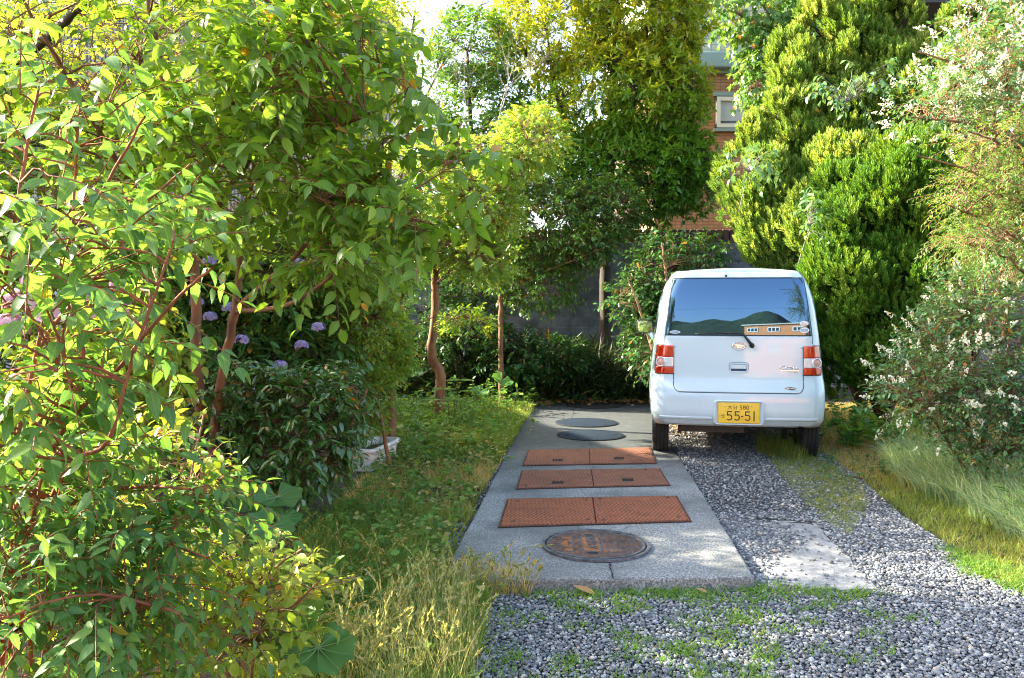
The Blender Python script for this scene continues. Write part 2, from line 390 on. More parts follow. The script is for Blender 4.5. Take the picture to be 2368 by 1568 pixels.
# raised strokes of the name panel and of the arc (as they read on the lid)
for s_ in ((-.052, .112, .004, .118), (-.052, .095, -.004, .082), (-.052, .07, .002, .104), (-.05, .045, .002, .045), (-.012, .064, .004, .036), (-.05, .012, .004, .012), (-.006, .026, .004, .002),
           (-.03, -.004, -.03, -.036), (-.05, -.06, .006, -.090), (-.014, -.05, .004, -.056), (-.046, -.02, .004, -.018)): lidbar(*s_, .011, .0135)
for t in (128, 146, 163, 180, 197, 214, 232):
    q = math.radians(t); cx_, cy_ = -.128+.094*math.cos(q), .094*1.27*math.sin(q); ux, uy = math.cos(q), math.sin(q)
    lidbar(cx_-ux*.016, cy_-uy*.016, cx_+ux*.016, cy_+uy*.016, .008, .0135); lidbar(cx_-uy*.009+ux*.006, cy_+ux*.009+uy*.006, cx_+uy*.009-ux*.004, cy_-ux*.009-uy*.004, .006, .0135)
for y_ in (-.03, -.015, 0, .015, .03): lidbar(-.152, y_, -.138, y_+.004, .004, .0125)
rb.build('raised_grid', mr, lid)
for sy_ in (-1, 1):
    kh = MB(); kh.lathe([(0, .0105), (.024, .0105)], 20, 0, Matrix.Translation((-.028, sy_*.172, 0)) @ Matrix.Diagonal((1.25, .9, 1, 1))); kh.build('keyhole', m_dark, lid)
# dark plastic lids
m_plid = mat('dark_plastic', (.022, .035, .055), .9, 0, .1); L(m_plid, ramp(m_plid, noise(m_plid, 60, 3, .7), [(.45, (.008, .016, .03)), (.75, (.03, .045, .06))]), bsdf(m_plid).inputs['Base Color'])
for k, (a, b, wv, lb) in enumerate((((1365, 994), (1365, 1021), 162, 'nearer of the two dark plastic lids with pairs of lifting slots'), ((1356, 967), (1356, 990), 150, 'dark plastic lid between the farthest rust cover and the back lid'),
                                 ((1374, 931), (1374, 944), 135, 'black round lid at the back end of the slab among leaves'))):
    p, q = G(*a), G(*b); c0 = (p+q)/2; r = wv/2/FPX*c0.y*.97
    o = empty('round_lid', (c0.x, c0.y, .001), 0, lb, 'manhole lid', 'dark plastic lids set in the slab')
    mb = MB(); ring(mb, r-.008, r, 0, .008, 48); mb.build('rim', m_dark, o)
    mb = MB(); mb.lathe([(0, .012), (r-.02, .011), (r-.010, .008), (r-.010, .0)], 48); mb.build('lid', m_plid if k < 2 else m_dark, o)
    for sx in (-1, 1):
        mb = MB(); mb.box((sx*r*.70, .0, .0125), (.055, .03, .003)); mb.box((sx*r*.70, .012, .014), (.02, .006, .002)); mb.build('slot', m_dark, o)
# ------------------------------------------------------------------ block wall and buildings
m_block = mat('concrete_block', (.2, .2, .2), .9)
tc = N(m_block, 'ShaderNodeTexCoord').outputs['Object']
mp = N(m_block, 'ShaderNodeMapping'); mp.inputs['Rotation'].default_value = (math.pi/2, 0, 0); L(m_block, tc, mp.inputs[0])
br = N(m_block, 'ShaderNodeTexBrick'); br.offset = .5; br.inputs['Scale'].default_value = 1; br.inputs['Brick Width'].default_value = .4; br.inputs['Row Height'].default_value = .2
br.inputs['Mortar Size'].default_value = .006; br.inputs['Mortar Smooth'].default_value = .3
for k, cc in (('Color1', (.14, .15, .17)), ('Color2', (.21, .22, .245)), ('Mortar', (.26, .27, .28))): br.inputs[k].default_value = cc+(1,)
sxz = N(m_block, 'ShaderNodeSeparateXYZ'); L(m_block, tc, sxz.inputs[0]); cxz = N(m_block, 'ShaderNodeCombineXYZ'); L(m_block, sxz.outputs[0], cxz.inputs[0]); L(m_block, sxz.outputs[2], cxz.inputs[1])
L(m_block, cxz.outputs[0], br.inputs['Vector'])
st = noise(m_block, 3, 6, .7, vec=tc)
c = mixc(m_block, ramp(m_block, st, [(.42, (0, 0, 0)), (.62, (.85, .85, .85))]), br.outputs[0], (.055, .062, .07))
L(m_block, c, bsdf(m_block).inputs['Base Color']); L(m_block, bump(m_block, math_(m_block, 'ADD', math_(m_block, 'MULTIPLY', br.outputs['Fac'], -.6), math_(m_block, 'MULTIPLY', noise(m_block, 60, 3, vec=tc), .3)), .012, 1.), bsdf(m_block).inputs['Normal'])
WY = 12.6
bw = empty('block_wall', (1.5, WY, 0), 0, 'grey concrete block garden wall behind the bamboo grass and the car', 'wall')
mb = MB(); mb.box((0, .075, 1.0), (13, .15, 2.62)); mb.build('blocks', m_block, bw)
m_brick = mat('coping_brick', (.15, .07, .05), .85)
L(m_brick, ramp(m_brick, noise(m_brick, 6, 4), [(.3, (.07, .035, .03)), (.7, (.17, .08, .06))]), bsdf(m_brick).inputs['Base Color'])
mb = MB()
for i in range(128): mb.box((-6.4+i*.1, .08, 2.31+.10), (.088, .17, .20), 0, None, .006)
mb.build('brick_coping', m_brick, bw)

def tilemat(name, c1, c2, mortar, tw=.10, th=.06):
    m = mat(name, c1, .45); tc = N(m, 'ShaderNodeTexCoord').outputs['Object']
    s = N(m, 'ShaderNodeSeparateXYZ'); L(m, tc, s.inputs[0]); cc = N(m, 'ShaderNodeCombineXYZ'); L(m, math_(m, 'ADD', s.outputs[0], s.outputs[1]), cc.inputs[0]); L(m, s.outputs[2], cc.inputs[1])
    b = N(m, 'ShaderNodeTexBrick'); b.offset = 0; b.inputs['Scale'].default_value = 1; b.inputs['Brick Width'].default_value = tw; b.inputs['Row Height'].default_value = th
    b.inputs['Mortar Size'].default_value = .005; b.inputs['Color1'].default_value = c1+(1,); b.inputs['Color2'].default_value = c2+(1,); b.inputs['Mortar'].default_value = mortar+(1,)
    L(m, cc.outputs[0], b.inputs['Vector']); L(m, mixc(m, math_(m, 'MULTIPLY', noise(m, 1.1, 5), .3), b.outputs[0], tuple(x*.5 for x in c1)), bsdf(m).inputs['Base Color'])
    L(m, bump(m, b.outputs['Fac'], -.006, 1.), bsdf(m).inputs['Normal']); return m
m_otile = tilemat('orange_tile', (.36, .155, .06), (.43, .20, .08), (.17, .10, .06))
m_btile = tilemat('beige_green_tile', (.38, .40, .30), (.42, .44, .34), (.20, .22, .18), .16, .10)
m_band = mat('grey_green_ledge', (.20, .27, .25), .5); m_cream = mat('cream_frame', (.62, .58, .48), .5); m_wglass = mat('dull_window_glass', (.10, .12, .12), .12, 0, .8)
m_blind = mat('grey_blind', (.40, .42, .42), .6)
BY = 15.0
b2 = empty('tiled_house', (3.2, BY, 0), 0, 'house of orange tiles below and beige tiles above, behind the block wall', 'house')
lx = 2.62-3.2; zb = P(1650, 165, BY).z; zt = P(1650, 128, BY).z
mb = MB(); mb.box(((lx+9)/2, 4, (zb-.2)/2), (9-lx, 8, zb+.2)); mb.build('lower_wall', m_otile, b2)
mb = MB(); mb.box(((lx+9)/2, 4.02, (zt+9)/2), (9-lx, 7.96, 9-zt)); mb.build('upper_wall', m_btile, b2)
mb = MB(); mb.box(((lx+9)/2, 3.9, (zb+zt)/2), (9-lx+.3, 8.3, zt-zb), 0, None, .03); mb.box(((lx+9)/2, 3.95, zb-.03), (9-lx+.1, 8.1, .06)); mb.build('ledge', m_band, b2)
wx0, wx1 = P(1657, 0, BY).x-3.2, P(1830, 0, BY).x-3.2; wz0, wz1 = P(0, 297, BY).z, P(0, 226, BY).z
wn = MB(); fw = .07
for (a, b, c_, d_) in ((wx0, wx1, wz0, wz0+fw), (wx0, wx1, wz1-fw, wz1), (wx0, wx0+fw, wz0, wz1), (wx1-fw, wx1, wz0, wz1), ((wx0+wx1)/2-.09, (wx0+wx1)/2-.01, wz0, wz1), ((wx0+wx1)/2+.03, (wx0+wx1)/2+.10, wz0, wz1)):
    wn.box(((a+b)/2, -.03, (c_+d_)/2), (b-a, .09+random.random()*.006, d_-c_))
wi = wn.build('window', m_cream, b2)
mb = MB(); mb.box(((wx0+wx1)/2, -.004, (wz0+wz1)/2), (wx1-wx0-.04, .012, wz1-wz0-.04)); mb.build('pane', m_wglass, wi)
mb = MB(); mb.box(((wx0*.52+wx1*.48)-.32, -.02, (wz0+wz1)/2+.03), (.55, .012, wz1-wz0-.2)); mb.build('blind', m_blind, wi)
mb = MB(); mb.box(((wx0+wx1)/2, -.03, wz1+.05), (wx1-wx0+.1, .10, .07)); mb.box(((wx0+wx1)/2, -.04, wz0-.045), (wx1-wx0+.1, .14, .05)); mb.build('sill', m_band, wi)
# balcony at the upper right, its shade put into a dark colour
bx = P(2000, 0, BY).x-3.2
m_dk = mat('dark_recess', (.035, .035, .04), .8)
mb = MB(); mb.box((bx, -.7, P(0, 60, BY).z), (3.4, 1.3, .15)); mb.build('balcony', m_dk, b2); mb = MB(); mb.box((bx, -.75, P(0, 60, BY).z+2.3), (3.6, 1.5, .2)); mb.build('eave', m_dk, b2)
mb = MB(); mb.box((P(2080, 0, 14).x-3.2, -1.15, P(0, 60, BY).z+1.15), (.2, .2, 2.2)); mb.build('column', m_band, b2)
mb = MB(); mb.box((bx, -.012, P(0, 60, BY).z+1.15), (3.0, .02, 2.15)); mb.build('recess', m_dk, b2)  # flat dark sheet standing in for the shade under the eave

def ribmat(name, c1, c2, pitch=.09):
    m = mat(name, c1, .55, .0); tc = N(m, 'ShaderNodeTexCoord').outputs['Object']; s = N(m, 'ShaderNodeSeparateXYZ'); L(m, tc, s.inputs[0])
    L(m, mixc(m, noise(m, 1.2, 5), c1, c2), bsdf(m).inputs['Base Color']); return m
m_rib = ribmat('grey_siding', (.17, .18, .19), (.26, .26, .25)); m_rib2 = ribmat('weathered_siding', (.26, .20, .15), (.33, .27, .20))
rh = empty('ribbed_house', (-7.0, 20, 0), 0, 'tall grey building with vertical ribbed metal siding behind the left trees', 'building')
def ribbed(mb, x0, x1, y, z0, z1, pitch=.09):
    n = int((x1-x0)/pitch); vs, fs = [], []
    for i in range(n+1):
        xx = x0+(x1-x0)*i/n
        for dx, dy in ((0, 0), (.45*pitch, 0), (.5*pitch, .05), (.95*pitch, .05)):
            vs += [(min(xx+dx, x1), y+dy, z0), (min(xx+dx, x1), y+dy, z1)]
    for i in range(len(vs)//2-1): fs.append((2*i, 2*i+2, 2*i+3, 2*i+1))
    mb.add(vs, fs)
x1 = P(902, 0, 20).x+7.0
mb = MB(); mb.box((x1/2-4, 1.6, 4.2), (8+x1-.02, 3, 8.4)); ribbed(mb, -8, x1, 0, 3.9, 8.4); mb.build('upper_wall', m_rib, rh)
mb = MB(); ribbed(mb, -8, x1, -.02, -.2, 3.9); mb.build('lower_wall', m_rib2, rh)
mb = MB(); mb.box((x1/2-4, 1.6, 8.5), (8.3+x1, 3.5, .2)); mb.build('roof', m_band, rh)
m_pale = mat('pale_siding', (.55, .58, .64), .7); L(m_pale, ramp(m_pale, noise(m_pale, .8, 5), [(.3, (.42, .46, .52)), (.7, (.62, .65, .70))]), bsdf(m_pale).inputs['Base Color'])
ph = empty('pale_house', (-11.5, 9, 0), 0, 'pale blue-grey house glimpsed through the foliage at far left', 'house')
mb = MB(); mb.box((0, 0, 1.6), (9, 9, 3.4))
for z_ in (1.0, 1.9, 2.8): mb.box((4.52, 0, z_), (.03, 9, .03))
mb.build('wall', m_pale, ph)
mb = MB()
mb.add([(-4.9, -4.9, 3.3), (4.9, -4.9, 3.3), (4.9, 4.9, 3.3), (-4.9, 4.9, 3.3), (-4.9, 0, 4.6), (4.9, 0, 4.6)], [(0, 1, 5, 4), (3, 4, 5, 2), (0, 4, 3), (1, 2, 5), (0, 3, 2, 1)]); mb.build('roof', mat('slate_roof', (.10, .11, .13), .7), ph)
for y_ in (-2.5, 1.5):
    mb = MB(); mb.box((4.55, y_, 1.7), (.06, 1.5, 1.2)); wi = mb.build('window', m_cream, ph); mb = MB(); mb.box((4.565, y_, 1.7), (.06, 1.36, 1.06)); mb.build('pane', m_wglass, wi)

# what the rear window mirrors: hill, brick house, wires behind the photographer
m_hill = mat('wooded_hill', (.03, .06, .02), .95); L(m_hill, ramp(m_hill, noise(m_hill, .05, 6, .75), [(.35, (.015, .035, .012)), (.65, (.05, .085, .03))]), bsdf(m_hill).inputs['Base Color'])
L(m_hill, bump(m_hill, noise(m_hill, .12, 6, .8), 6, 1), bsdf(m_hill).inputs['Normal'])
def hz(X, Y):
    r = np.exp(-((Y+520)/170)**2)
    return -2+r*(66*np.exp(-((X-30)/48)**2)+34*np.exp(-((X+75)/50)**2)+40*np.exp(-((X+260)/120)**2)+40*np.exp(-((X-230)/90)**2)+52+5*np.sin(X*.031+1)+2.5*np.sin(X*.083+Y*.02)+1.2*np.sin(X*.21+Y*.05))
hfield('hill', -900, 900, 420, -900, -160, 90, hz, m_hill)
oh = empty('orange_house', (2.5, -26, 0), math.radians(33), 'orange brick house with white window frames mirrored in the rear window', 'house')
m_ob = tilemat('orange_brick', (.72, .20, .04), (.80, .26, .06), (.55, .40, .28), .24, .08)
OHX = 22
mb = MB(); mb.box((OHX/2, -4, 2.35), (OHX+4, 8, 4.9)); mb.build('wall', m_ob, oh)
mb = MB(); mb.box((OHX/2, -4, 4.92), (OHX+4.6, 8.8, .24)); mb.build('roof', m_cream, oh)
mwf = mat('white_frame', (.8, .8, .78), .5)
for wx in (-.5, 3, 6.8, 10.8, 14.2, 18.5):
    mb = MB(); mb.box((wx, .03, 3.5), (1.9, .12, 1.15)); wi = mb.build('window', mwf, oh)
    for k in (-.6, 0, .6):
        mb = MB(); mb.box((wx+k, .07, 3.5), (.46, .06, .85)); mb.build('pane', m_dk, wi)
for k, (zz, sl) in enumerate(((7.2, .2), (4.6, -.1))):
    mb = MB(); mb.tube([(-40, -14-k*3, zz), (-10, -14-k*3, zz-.4), (20, -14-k*3, zz-.6), (50, -14-k*3, zz)], .015, 5); tag(mb.build('overhead_wire', m_dark), ('upper', 'lower')[k]+' black overhead wire mirrored in the rear window', 'wire', 'wires behind the photographer')
# ------------------------------------------------------------------ the car
HEAD = math.radians(-9.5)
m_paint = mat('pale_blue_paint', (.56, .68, .73), .34, .0, .5, Coat_Weight=.8, Coat_Roughness=.04)
nzp = noise(m_paint, 900, 1); L(m_paint, mixc(m_paint, math_(m_paint, 'MULTIPLY', math_(m_paint, 'MULTIPLY', ramp(m_paint, math_(m_paint, 'ADD', N(m_paint, 'ShaderNodeSeparateXYZ').outputs[2], math_(m_paint, 'MULTIPLY', noise(m_paint, 7, 5, .7), .16)), [(.36, (1, 1, 1)), (.52, (.12, .12, .12)), (1, (.05, .05, .05))]), noise(m_paint, 24, 5, .8)), .75),
    mixc(m_paint, math_(m_paint, 'MULTIPLY', nzp, .18), (.53, .67, .735), (.63, .72, .755)), (.24, .22, .18)), bsdf(m_paint).inputs['Base Color'])
for n_ in m_paint.node_tree.nodes:
    if n_.type == 'SEPXYZ': L(m_paint, N(m_paint, 'ShaderNodeTexCoord').outputs['Object'], n_.inputs[0])
m_seamshade = mat('seam_shadow', (.02, .06, .12), .6); m_blackp = mat('black_plastic', (.018, .018, .02), .5); m_tyre = mat('tyre_rubber', (.018, .018, .019), .8)  # seam colour is painted shade for the panel gaps and below the grip
m_glass = mat('tinted_rear_glass', (.012, .016, .02), .015, 0, .5); bsdf(m_glass).inputs['IOR'].default_value = 2.6; bsdf(m_glass).inputs['Specular Tint'].default_value = (.36, .64, 1, 1)
m_red = mat('red_lens', (.75, .025, .008), .12, 0, .6, Coat_Weight=1.); m_or = mat('amber_lens', (.9, .16, .02), .12, 0, .6, Coat_Weight=1.)
L(m_red, ramp(m_red, noise(m_red, 30, 3), [(.3, (.36, .006, .002)), (.7, (.62, .03, .006))]), bsdf(m_red).inputs['Base Color'])
m_clear = mat('clear_lens', (.72, .74, .78), .1, .2, .7, Coat_Weight=1.); m_chrome = mat('chrome', (.8, .82, .84), .12, 1.)
m_yel = mat('yellow_plate', (.86, .55, .045), .45); m_ink = mat('plate_ink', (.012, .018, .012), .6); m_stick = mat('white_sticker', (.75, .78, .8), .5); m_stb = mat('blue_print', (.1, .3, .5), .5)
m_mirror = mat('mirror_glass', (.85, .88, .9), .02, 1.)
c0 = P(1709, 708, 6.9); CL = Vector((c0.x, 6.9, 0))
car = empty('parked_car', CL, HEAD, 'pale blue boxy small car parked nose-in, seen from behind', 'car')
ZL = [.28, .30, .36, .40, .55, .60, .66, .69, .75, .90, 1.0, 1.08, 1.2, 1.3, 1.4, 1.5, 1.57, 1.62, 1.66]
YL = [.055, .03, .004, .0, .006, .014, .034, .046, .052, .06, .066, .072, .078, .088, .103, .112, .1381, .160, .225]
def lean(z):
    if 1.08 <= z <= 1.57: return .072+.03*(z-1.08)+.214*(z-1.08)**2
    return float(np.interp(z, ZL, YL))
HZ = [.28, .303, .34, .40, .53, .675, .74, .833, 1.077, 1.32, 1.42, 1.515, 1.58, 1.62]
HW = [.685, .704, .722, .73, .738, .734, .722, .714, .690, .655, .634, .602, .57, .545]
def hw(z): return float(np.interp(z, HZ, HW))
def roofz(x): return 1.662-.03*(abs(x)/.55)**2.2
RC = .13
def R(x, z):
    h = hw(z); q = min(max((abs(x)-(h-RC))/RC, 0), 1)
    return lean(z)+.045*(x/.7)**2+.11*(1-math.sqrt(max(0, 1-q*q)))
def panel(rows, off, m, name, parent, rnd=.006, nx=28, depth=.012, smooth=True, ins=0):
    """rows: list of (z, xl, xr); a skin lying on the rear surface, rounded at its rim and closed towards the body"""
    zs = [r[0] for r in rows]; z0, z1 = zs[0], zs[-1]
    f = np.linspace(0, 1, nx); k = .012
    vs, idx = [], []
    for (z, xl, xr) in rows:
        wd = xr-xl; us = sorted(set([0, min(.4, .003/wd), min(.45, .008/wd), 1-min(.4, .003/wd), 1-min(.45, .008/wd), 1]+[float(a) for a in f[1:-1]]))
        row = []
        for u in us:
            x = xl+wd*u; e = min(x-xl, xr-x, z-z0, z1-z)
            d = rnd*(1-math.sqrt(max(0, 1-(1-min(e/rnd, 1))**2))) if rnd > 0 else 0
            row.append(len(vs)); vs.append((x, R(x, z)-off+d, z))
        idx.append(row)
    n = min(len(r) for r in idx); fs = []
    for a, b in zip(idx, idx[1:]):
        for i in range(min(len(a), len(b))-1): fs.append((a[i], a[i+1], b[i+1], b[i]))
    rim = idx[0]+[r[-1] for r in idx[1:]]+idx[-1][::-1][1:]+[r[0] for r in idx[::-1][1:-1]]
    b = len(vs)
    for i in rim: x, y, z = vs[i]; vs.append((x, y+depth, z))
    for i in range(len(rim)): j = (i+1) % len(rim); fs.append((rim[j], rim[i], b+i, b+j))
    mb = MB(); mb.add(vs, fs, 0, smooth); return mb.build(name, m, parent)
def zrows(z0, z1, fn, n, rnd=.006):
    zs = sorted(set([z0, z0+rnd*.4, z0+rnd, z1-rnd, z1-rnd*.4, z1]+list(np.linspace(z0, z1, n)[1:-1]))); return [(z,)+tuple(fn(z)) for z in zs]
# shell: rear base + rounded corners + sides + roof, one loft of closed outlines
def outline(k, zt=None):
    """points counter-clockwise from bottom left; k = inset"""
    pts = []
    for z in list(np.linspace(.30, 1.56, 26)): pts.append((-(hw(z)), z))
    for t in (.3, .6, .85): pts.append((-(.575-.035*t*1.2), 1.56+.068*t))
    for x in np.linspace(-.52, .52, 15): pts.append((x, roofz(x)))
    for t in (.85, .6, .3): pts.append(((.575-.035*t*1.2), 1.56+.068*t))
    for z in list(np.linspace(.30, 1.56, 26))[::-1]: pts.append(((hw(z)), z))
    return pts
base = outline(0); nb = len(base)
ins = [.16, .12, .09, .06, .035, .016, .004, 0]
shell = MB(); vs, fs = [], []
def insetpt(p, k):
    x, z = p; zz = z
    if z > 1.5: zz = z-k*.30*min(1, (z-1.5)/.1)
    h = hw(zz)
    s = (1-k/h)
    return (x*s, zz)
rings = []
for k in ins:
    r = []
    for p in base:
        x, z = insetpt(p, k); y = R(x, z)
        if p[1] > 1.6: y = lean(min(z, 1.62))+.045*(x/.7)**2+.10*max(0, 1-k/.06)**2*.9
        r.append(len(vs)); vs.append((x, y, z))
    rings.append(r)
def zt(y): return float(np.interp(y, [0, 2.05, 2.35, 2.75, 2.95, 3.3, 3.40], [3, 3, 1.60, 1.12, 1.0, .88, .70]))
for yy in (.3, .6, 1.0, 1.5, 1.9, 2.1, 2.25, 2.4, 2.6, 2.75, 2.95, 3.15, 3.3, 3.385):
    r = []; t = zt(yy); fx = 1-.10*max(0, (yy-2.6)/.8)**2-(.06 if yy > 3.35 else 0); bul = .012*math.sin(min(1, yy/2)*math.pi)
    for p in base:
        x, z = p
        if z > t: x, z = (x*(1-.05*(z-t)), t+(z-t)*.03)
        r.append(len(vs)); vs.append(((x+math.copysign(bul, x))*fx, yy+(.0), z))
    rings.append(r)
for a, b in zip(rings, rings[1:]):
    for i in range(nb-1): fs.append((a[i+1], a[i], b[i], b[i+1]))
    fs.append((a[0], a[-1], b[-1], b[0]))
fs.append(tuple(rings[-1])[::-1])
shell.add(vs, fs, 0, True); shell.build('body_shell', m_paint, car)
# flat rear base inside the corner rounding
def basew(z): return hw(z)-.10
panel(zrows(.31, 1.60, lambda z: (-basew(z), basew(z)), 40), .0015, m_paint, 'rear_panel', car, 0, 30, .004)
# tailgate
def gx(z):
    if z >= .985: return float(np.interp(z, [.985, 1.08, 1.565, 1.62], [.613, .612, .552, .520]))
    g = .535
    if z < .66: t = (.66-z)/.07; g = .535-.045*(1-math.sqrt(max(0, 1-t*t)))*1.0-.01
    return g
def gate(z0, z1, ext, fn=gx): return zrows(z0, z1, lambda z: (-fn(z)-ext, fn(z)+ext), 46)
def gate2(z, e):      # lower part with rounded corners
    t = max(0, (.655-z)/(.655-.586)); g = (.538 if z < .985 else gx(z))
    return g-.062*(1-math.sqrt(max(0, 1-t*t)))
def lowrows(z0, z1, e): return [(z, -gate2(z, e)-e, gate2(z, e)+e) for z in sorted(set(list(np.linspace(z0, .66, 10))+list(np.linspace(.66, z1, 14))+[z0+.003, z1-.003]))]
panel(lowrows(.586, .992, .006), .003, m_seamshade, 'tailgate_gap', car, 0, 30)
panel(zrows(.975, 1.628, lambda z: (-gx(z)-.006, gx(z)+.006), 20), .003, m_seamshade, 'window_gap', car, 0, 30)
tg = panel(lowrows(.5905, .984, 0)[:-1]+zrows(.985, 1.074, lambda z: (-gx(z), gx(z)), 6), .0075, m_paint, 'tailgate', car, .006, 40)
panel(zrows(1.574, 1.622, lambda z: (-gx(z), gx(z)), 8), .016, m_paint, 'roof_spoiler', tg, .008, 40, .02)
glass = panel(zrows(1.078, 1.570, lambda z: (-gx(z)+.004, gx(z)-.004), 40), .009, m_glass, 'rear_window', car, .002, 60, .006)
# tail lamps
LZ0, LZ1 = .744, .990
def lampx(z): return .538, hw(z)-.016-.01*(z < .76)
for sd in (-1, 1):
    def rows(z0, z1, e0=0, e1=0, a=None, b=None):
        def fn(z):
            i, o = lampx(z); i = i-e0 if a is None else a; o = o+e1 if b is None else b
            return (i, o) if sd > 0 else (-o, -i)
        return zrows(z0, z1, fn, 8)
    lp = panel(rows(LZ0-.005, LZ1+.005, .005, .004), .006, m_blackp, 'tail_lamp', car, .002, 16, .012)
    panel(rows(.886, LZ1), .012, m_red, 'red_lens', lp, .005, 16, .014)
    panel(rows(LZ0, .804), .012, m_red, 'lower_red_lens', lp, .005, 16, .014)
    panel(rows(.804, .886, -.004, -.05), .0125, m_clear, 'clear_lens', lp, .004, 14, .014)
    panel(rows(.8, .89, -.09, -.002), .0118, m_red, 'side_lens', lp, .004, 14, .014)
    cx = sd*(hw(.845)-.064)
    M = Matrix.Translation((cx, R(cx, .845)-.012, .845)) @ Matrix.Rotation(sd*math.radians(22), 4, 'Z') @ Matrix.Rotation(math.pi/2, 4, 'X')
    mb = MB(); mb.lathe([(.044, 0), (.044, .012), (.036, .014), (.034, .008)], 28, 0, M); mb.build('lamp_ring', m_clear, lp)
    mb = MB(); mb.lathe([(0, .014), (.015, .013), (.033, .007)], 24, 0, M); mb.build('bulb_lens', mat('pinkish_lens', (.75, .42, .36), .15, .1, .6), lp)
    for zz in (.80, .886, .93):
        pass
# bumper: crease strip and plate recess
mbr = MB()
def strip(x0, x1, z0, z1, off, n=24, m=None, name='s', par=None, r=.004, ny=6): return panel([(z, x0, x1) for z in np.linspace(z0, z1, ny)], off, m, name, par, r, n)
bp = panel([(z, -.50, .50) for z in np.linspace(.585, .30, 2)][::-1], .0, m_paint, 'bumper_core', car, 0, 30)
for x0, x1 in ((-.66, -.215), (.225, .66)):
    strip(x0, x1, .352, .384, .006, 24, m_paint, 'bumper_rib', car, .012, 9)
def rrect(mb, x0, x1, z0, z1, r, y, n=6):
    pts = []
    for cx, cz, a0 in ((x1-r, z1-r, 0), (x0+r, z1-r, 90), (x0+r, z0+r, 180), (x1-r, z0+r, 270)):
        for k in range(n+1):
            a = math.radians(a0+90*k/n); pts.append((cx+r*math.cos(a), y, cz+r*math.sin(a)))
    return pts
def loops(mb, Ls, cap=None, sm=True):
    n = len(Ls[0]); vs = [p for l in Ls for p in l]; fs = []
    for a in range(len(Ls)-1):
        for i in range(n): j = (i+1) % n; fs.append((a*n+i, a*n+j, (a+1)*n+j, (a+1)*n+i))
    if cap is not None: fs.append(tuple((len(Ls)-1)*n+i for i in range(n)))
    mb.add(vs, fs, 0, sm)
ry = lean(.42)
mb = MB(); loops(mb, [rrect(mb, -.205, .215, .312, .528, .03, ry+.010), rrect(mb, -.200, .210, .318, .524, .028, ry-.012), rrect(mb, -.190, .200, .323, .518, .024, ry-.014), rrect(mb, -.178, .188, .328, .512, .012, ry-.002)], True)
mb.build('plate_recess', m_paint, car)
py = ry-.006
pl = MB(); loops(pl, [rrect(pl, -.166, .176, .333, .508, .008, py+.002), rrect(pl, -.166, .176, .333, .508, .008, py-.002), rrect(pl, -.163, .173, .336, .505, .007, py-.003)], True); plate = pl.build('number_plate', m_yel, car)
def text(body, x, z, h, parent, m, name, y, width=None, thick=.0008, bold=0., ang=0, font_h=None, flip=False):
    cu = bpy.data.curves.new('t', 'FONT'); cu.body = body; cu.size = 1; cu.extrude = 0; cu.offset = bold
    ob = bpy.data.objects.new('t', cu); COL.objects.link(ob); me = bpy.data.meshes.new_from_object(ob); COL.objects.unlink(ob); bpy.data.objects.remove(ob); bpy.data.curves.remove(cu)
    co = np.empty(len(me.vertices)*3); me.vertices.foreach_get('co', co); co = co.reshape(-1, 3); lo_, hi = co.min(0), co.max(0)
    sz = h/(hi[1]-lo_[1]); sx = sz if width is None else width/(hi[0]-lo_[0])
    bm = bmesh.new(); bm.from_mesh(me); bpy.data.meshes.remove(me)
    r = bmesh.ops.extrude_face_region(bm, geom=bm.faces[:]); 
    for v in [g for g in r['geom'] if isinstance(g, bmesh.types.BMVert)]: v.co.z += thick/sz
    for v in bm.verts:
        X = (v.co.x-lo_[0])*sx; Z = (v.co.y-lo_[1])*sz; T = v.co.z*sz
        xx = x+X*math.cos(ang)-Z*math.sin(ang)
        v.co = Vector((xx, (y(xx, z+Z) if callable(y) else y)-T, z+Z))
    bmesh.ops.recalc_face_normals(bm, faces=bm.faces[:])
    me = bpy.data.meshes.new(name); bm.to_mesh(me); bm.free(); return objmesh(name, me, m, parent)
def cz(c): return (1484-c)/821
def cx_(c): return (c-797)/821
text('大分', cx_(724), cz(1114), .036, plate, m_ink, 'lettering', py-.0032, .083)
text('580', cx_(806), cz(1114), .036, plate, m_ink, 'lettering', py-.0032, .079)
text('せ', cx_(679), cz(1174), .034, plate, m_ink, 'lettering', py-.0032, .034)
def stroke(mb, pts, wd, y, th=.0012):
    for (x0, z0), (x1, z1) in zip(pts, pts[1:]):
        d = Vector((x1-x0, 0, z1-z0)); l = d.length; 
        if l < 1e-6: continue
        d /= l; n_ = Vector((-d.z, 0, d.x))*wd/2; e = d*wd*.32; a = Vector((x0, y, z0))-e; b = Vector((x1, y, z1))+e
        p = [a-n_, b-n_, b+n_, a+n_]; mb.add([q-Vector((0, t_, 0)) for t_ in (0, th) for q in p], [(4, 5, 6, 7)]+[(i, (i+1) % 4, 4+(i+1) % 4, 4+i) for i in range(4)])
def five(x0, x1, z0, z1):
    w_ = x1-x0; h_ = z1-z0; pts = [(x1-.003, z1-.004), (x0+.005, z1-.004), (x0+.004, z0+h_*.56)]
    pts += [(x0+.35*w_, z0+h_*.60), (x0+.68*w_, z0+h_*.585), (x0+.93*w_, z0+h_*.46), (x0+.95*w_, z0+h_*.26), (x0+.78*w_, z0+h_*.09), (x0+.45*w_, z0+.004), (x0+.03*w_, z0+.010)]
    return pts
dg = MB(); zb0, zb1 = cz(1192), cz(1126)
for a, b in ((721, 755), (773, 806), (843, 878)): stroke(dg, five(cx_(a), cx_(b), zb0, zb1), .0085, py-.0032)
stroke(dg, [(cx_(904), zb0), (cx_(904), zb1)], .0095, py-.0032); stroke(dg, [(cx_(818), cz(1163)), (cx_(829), cz(1163))], .009, py-.0032)
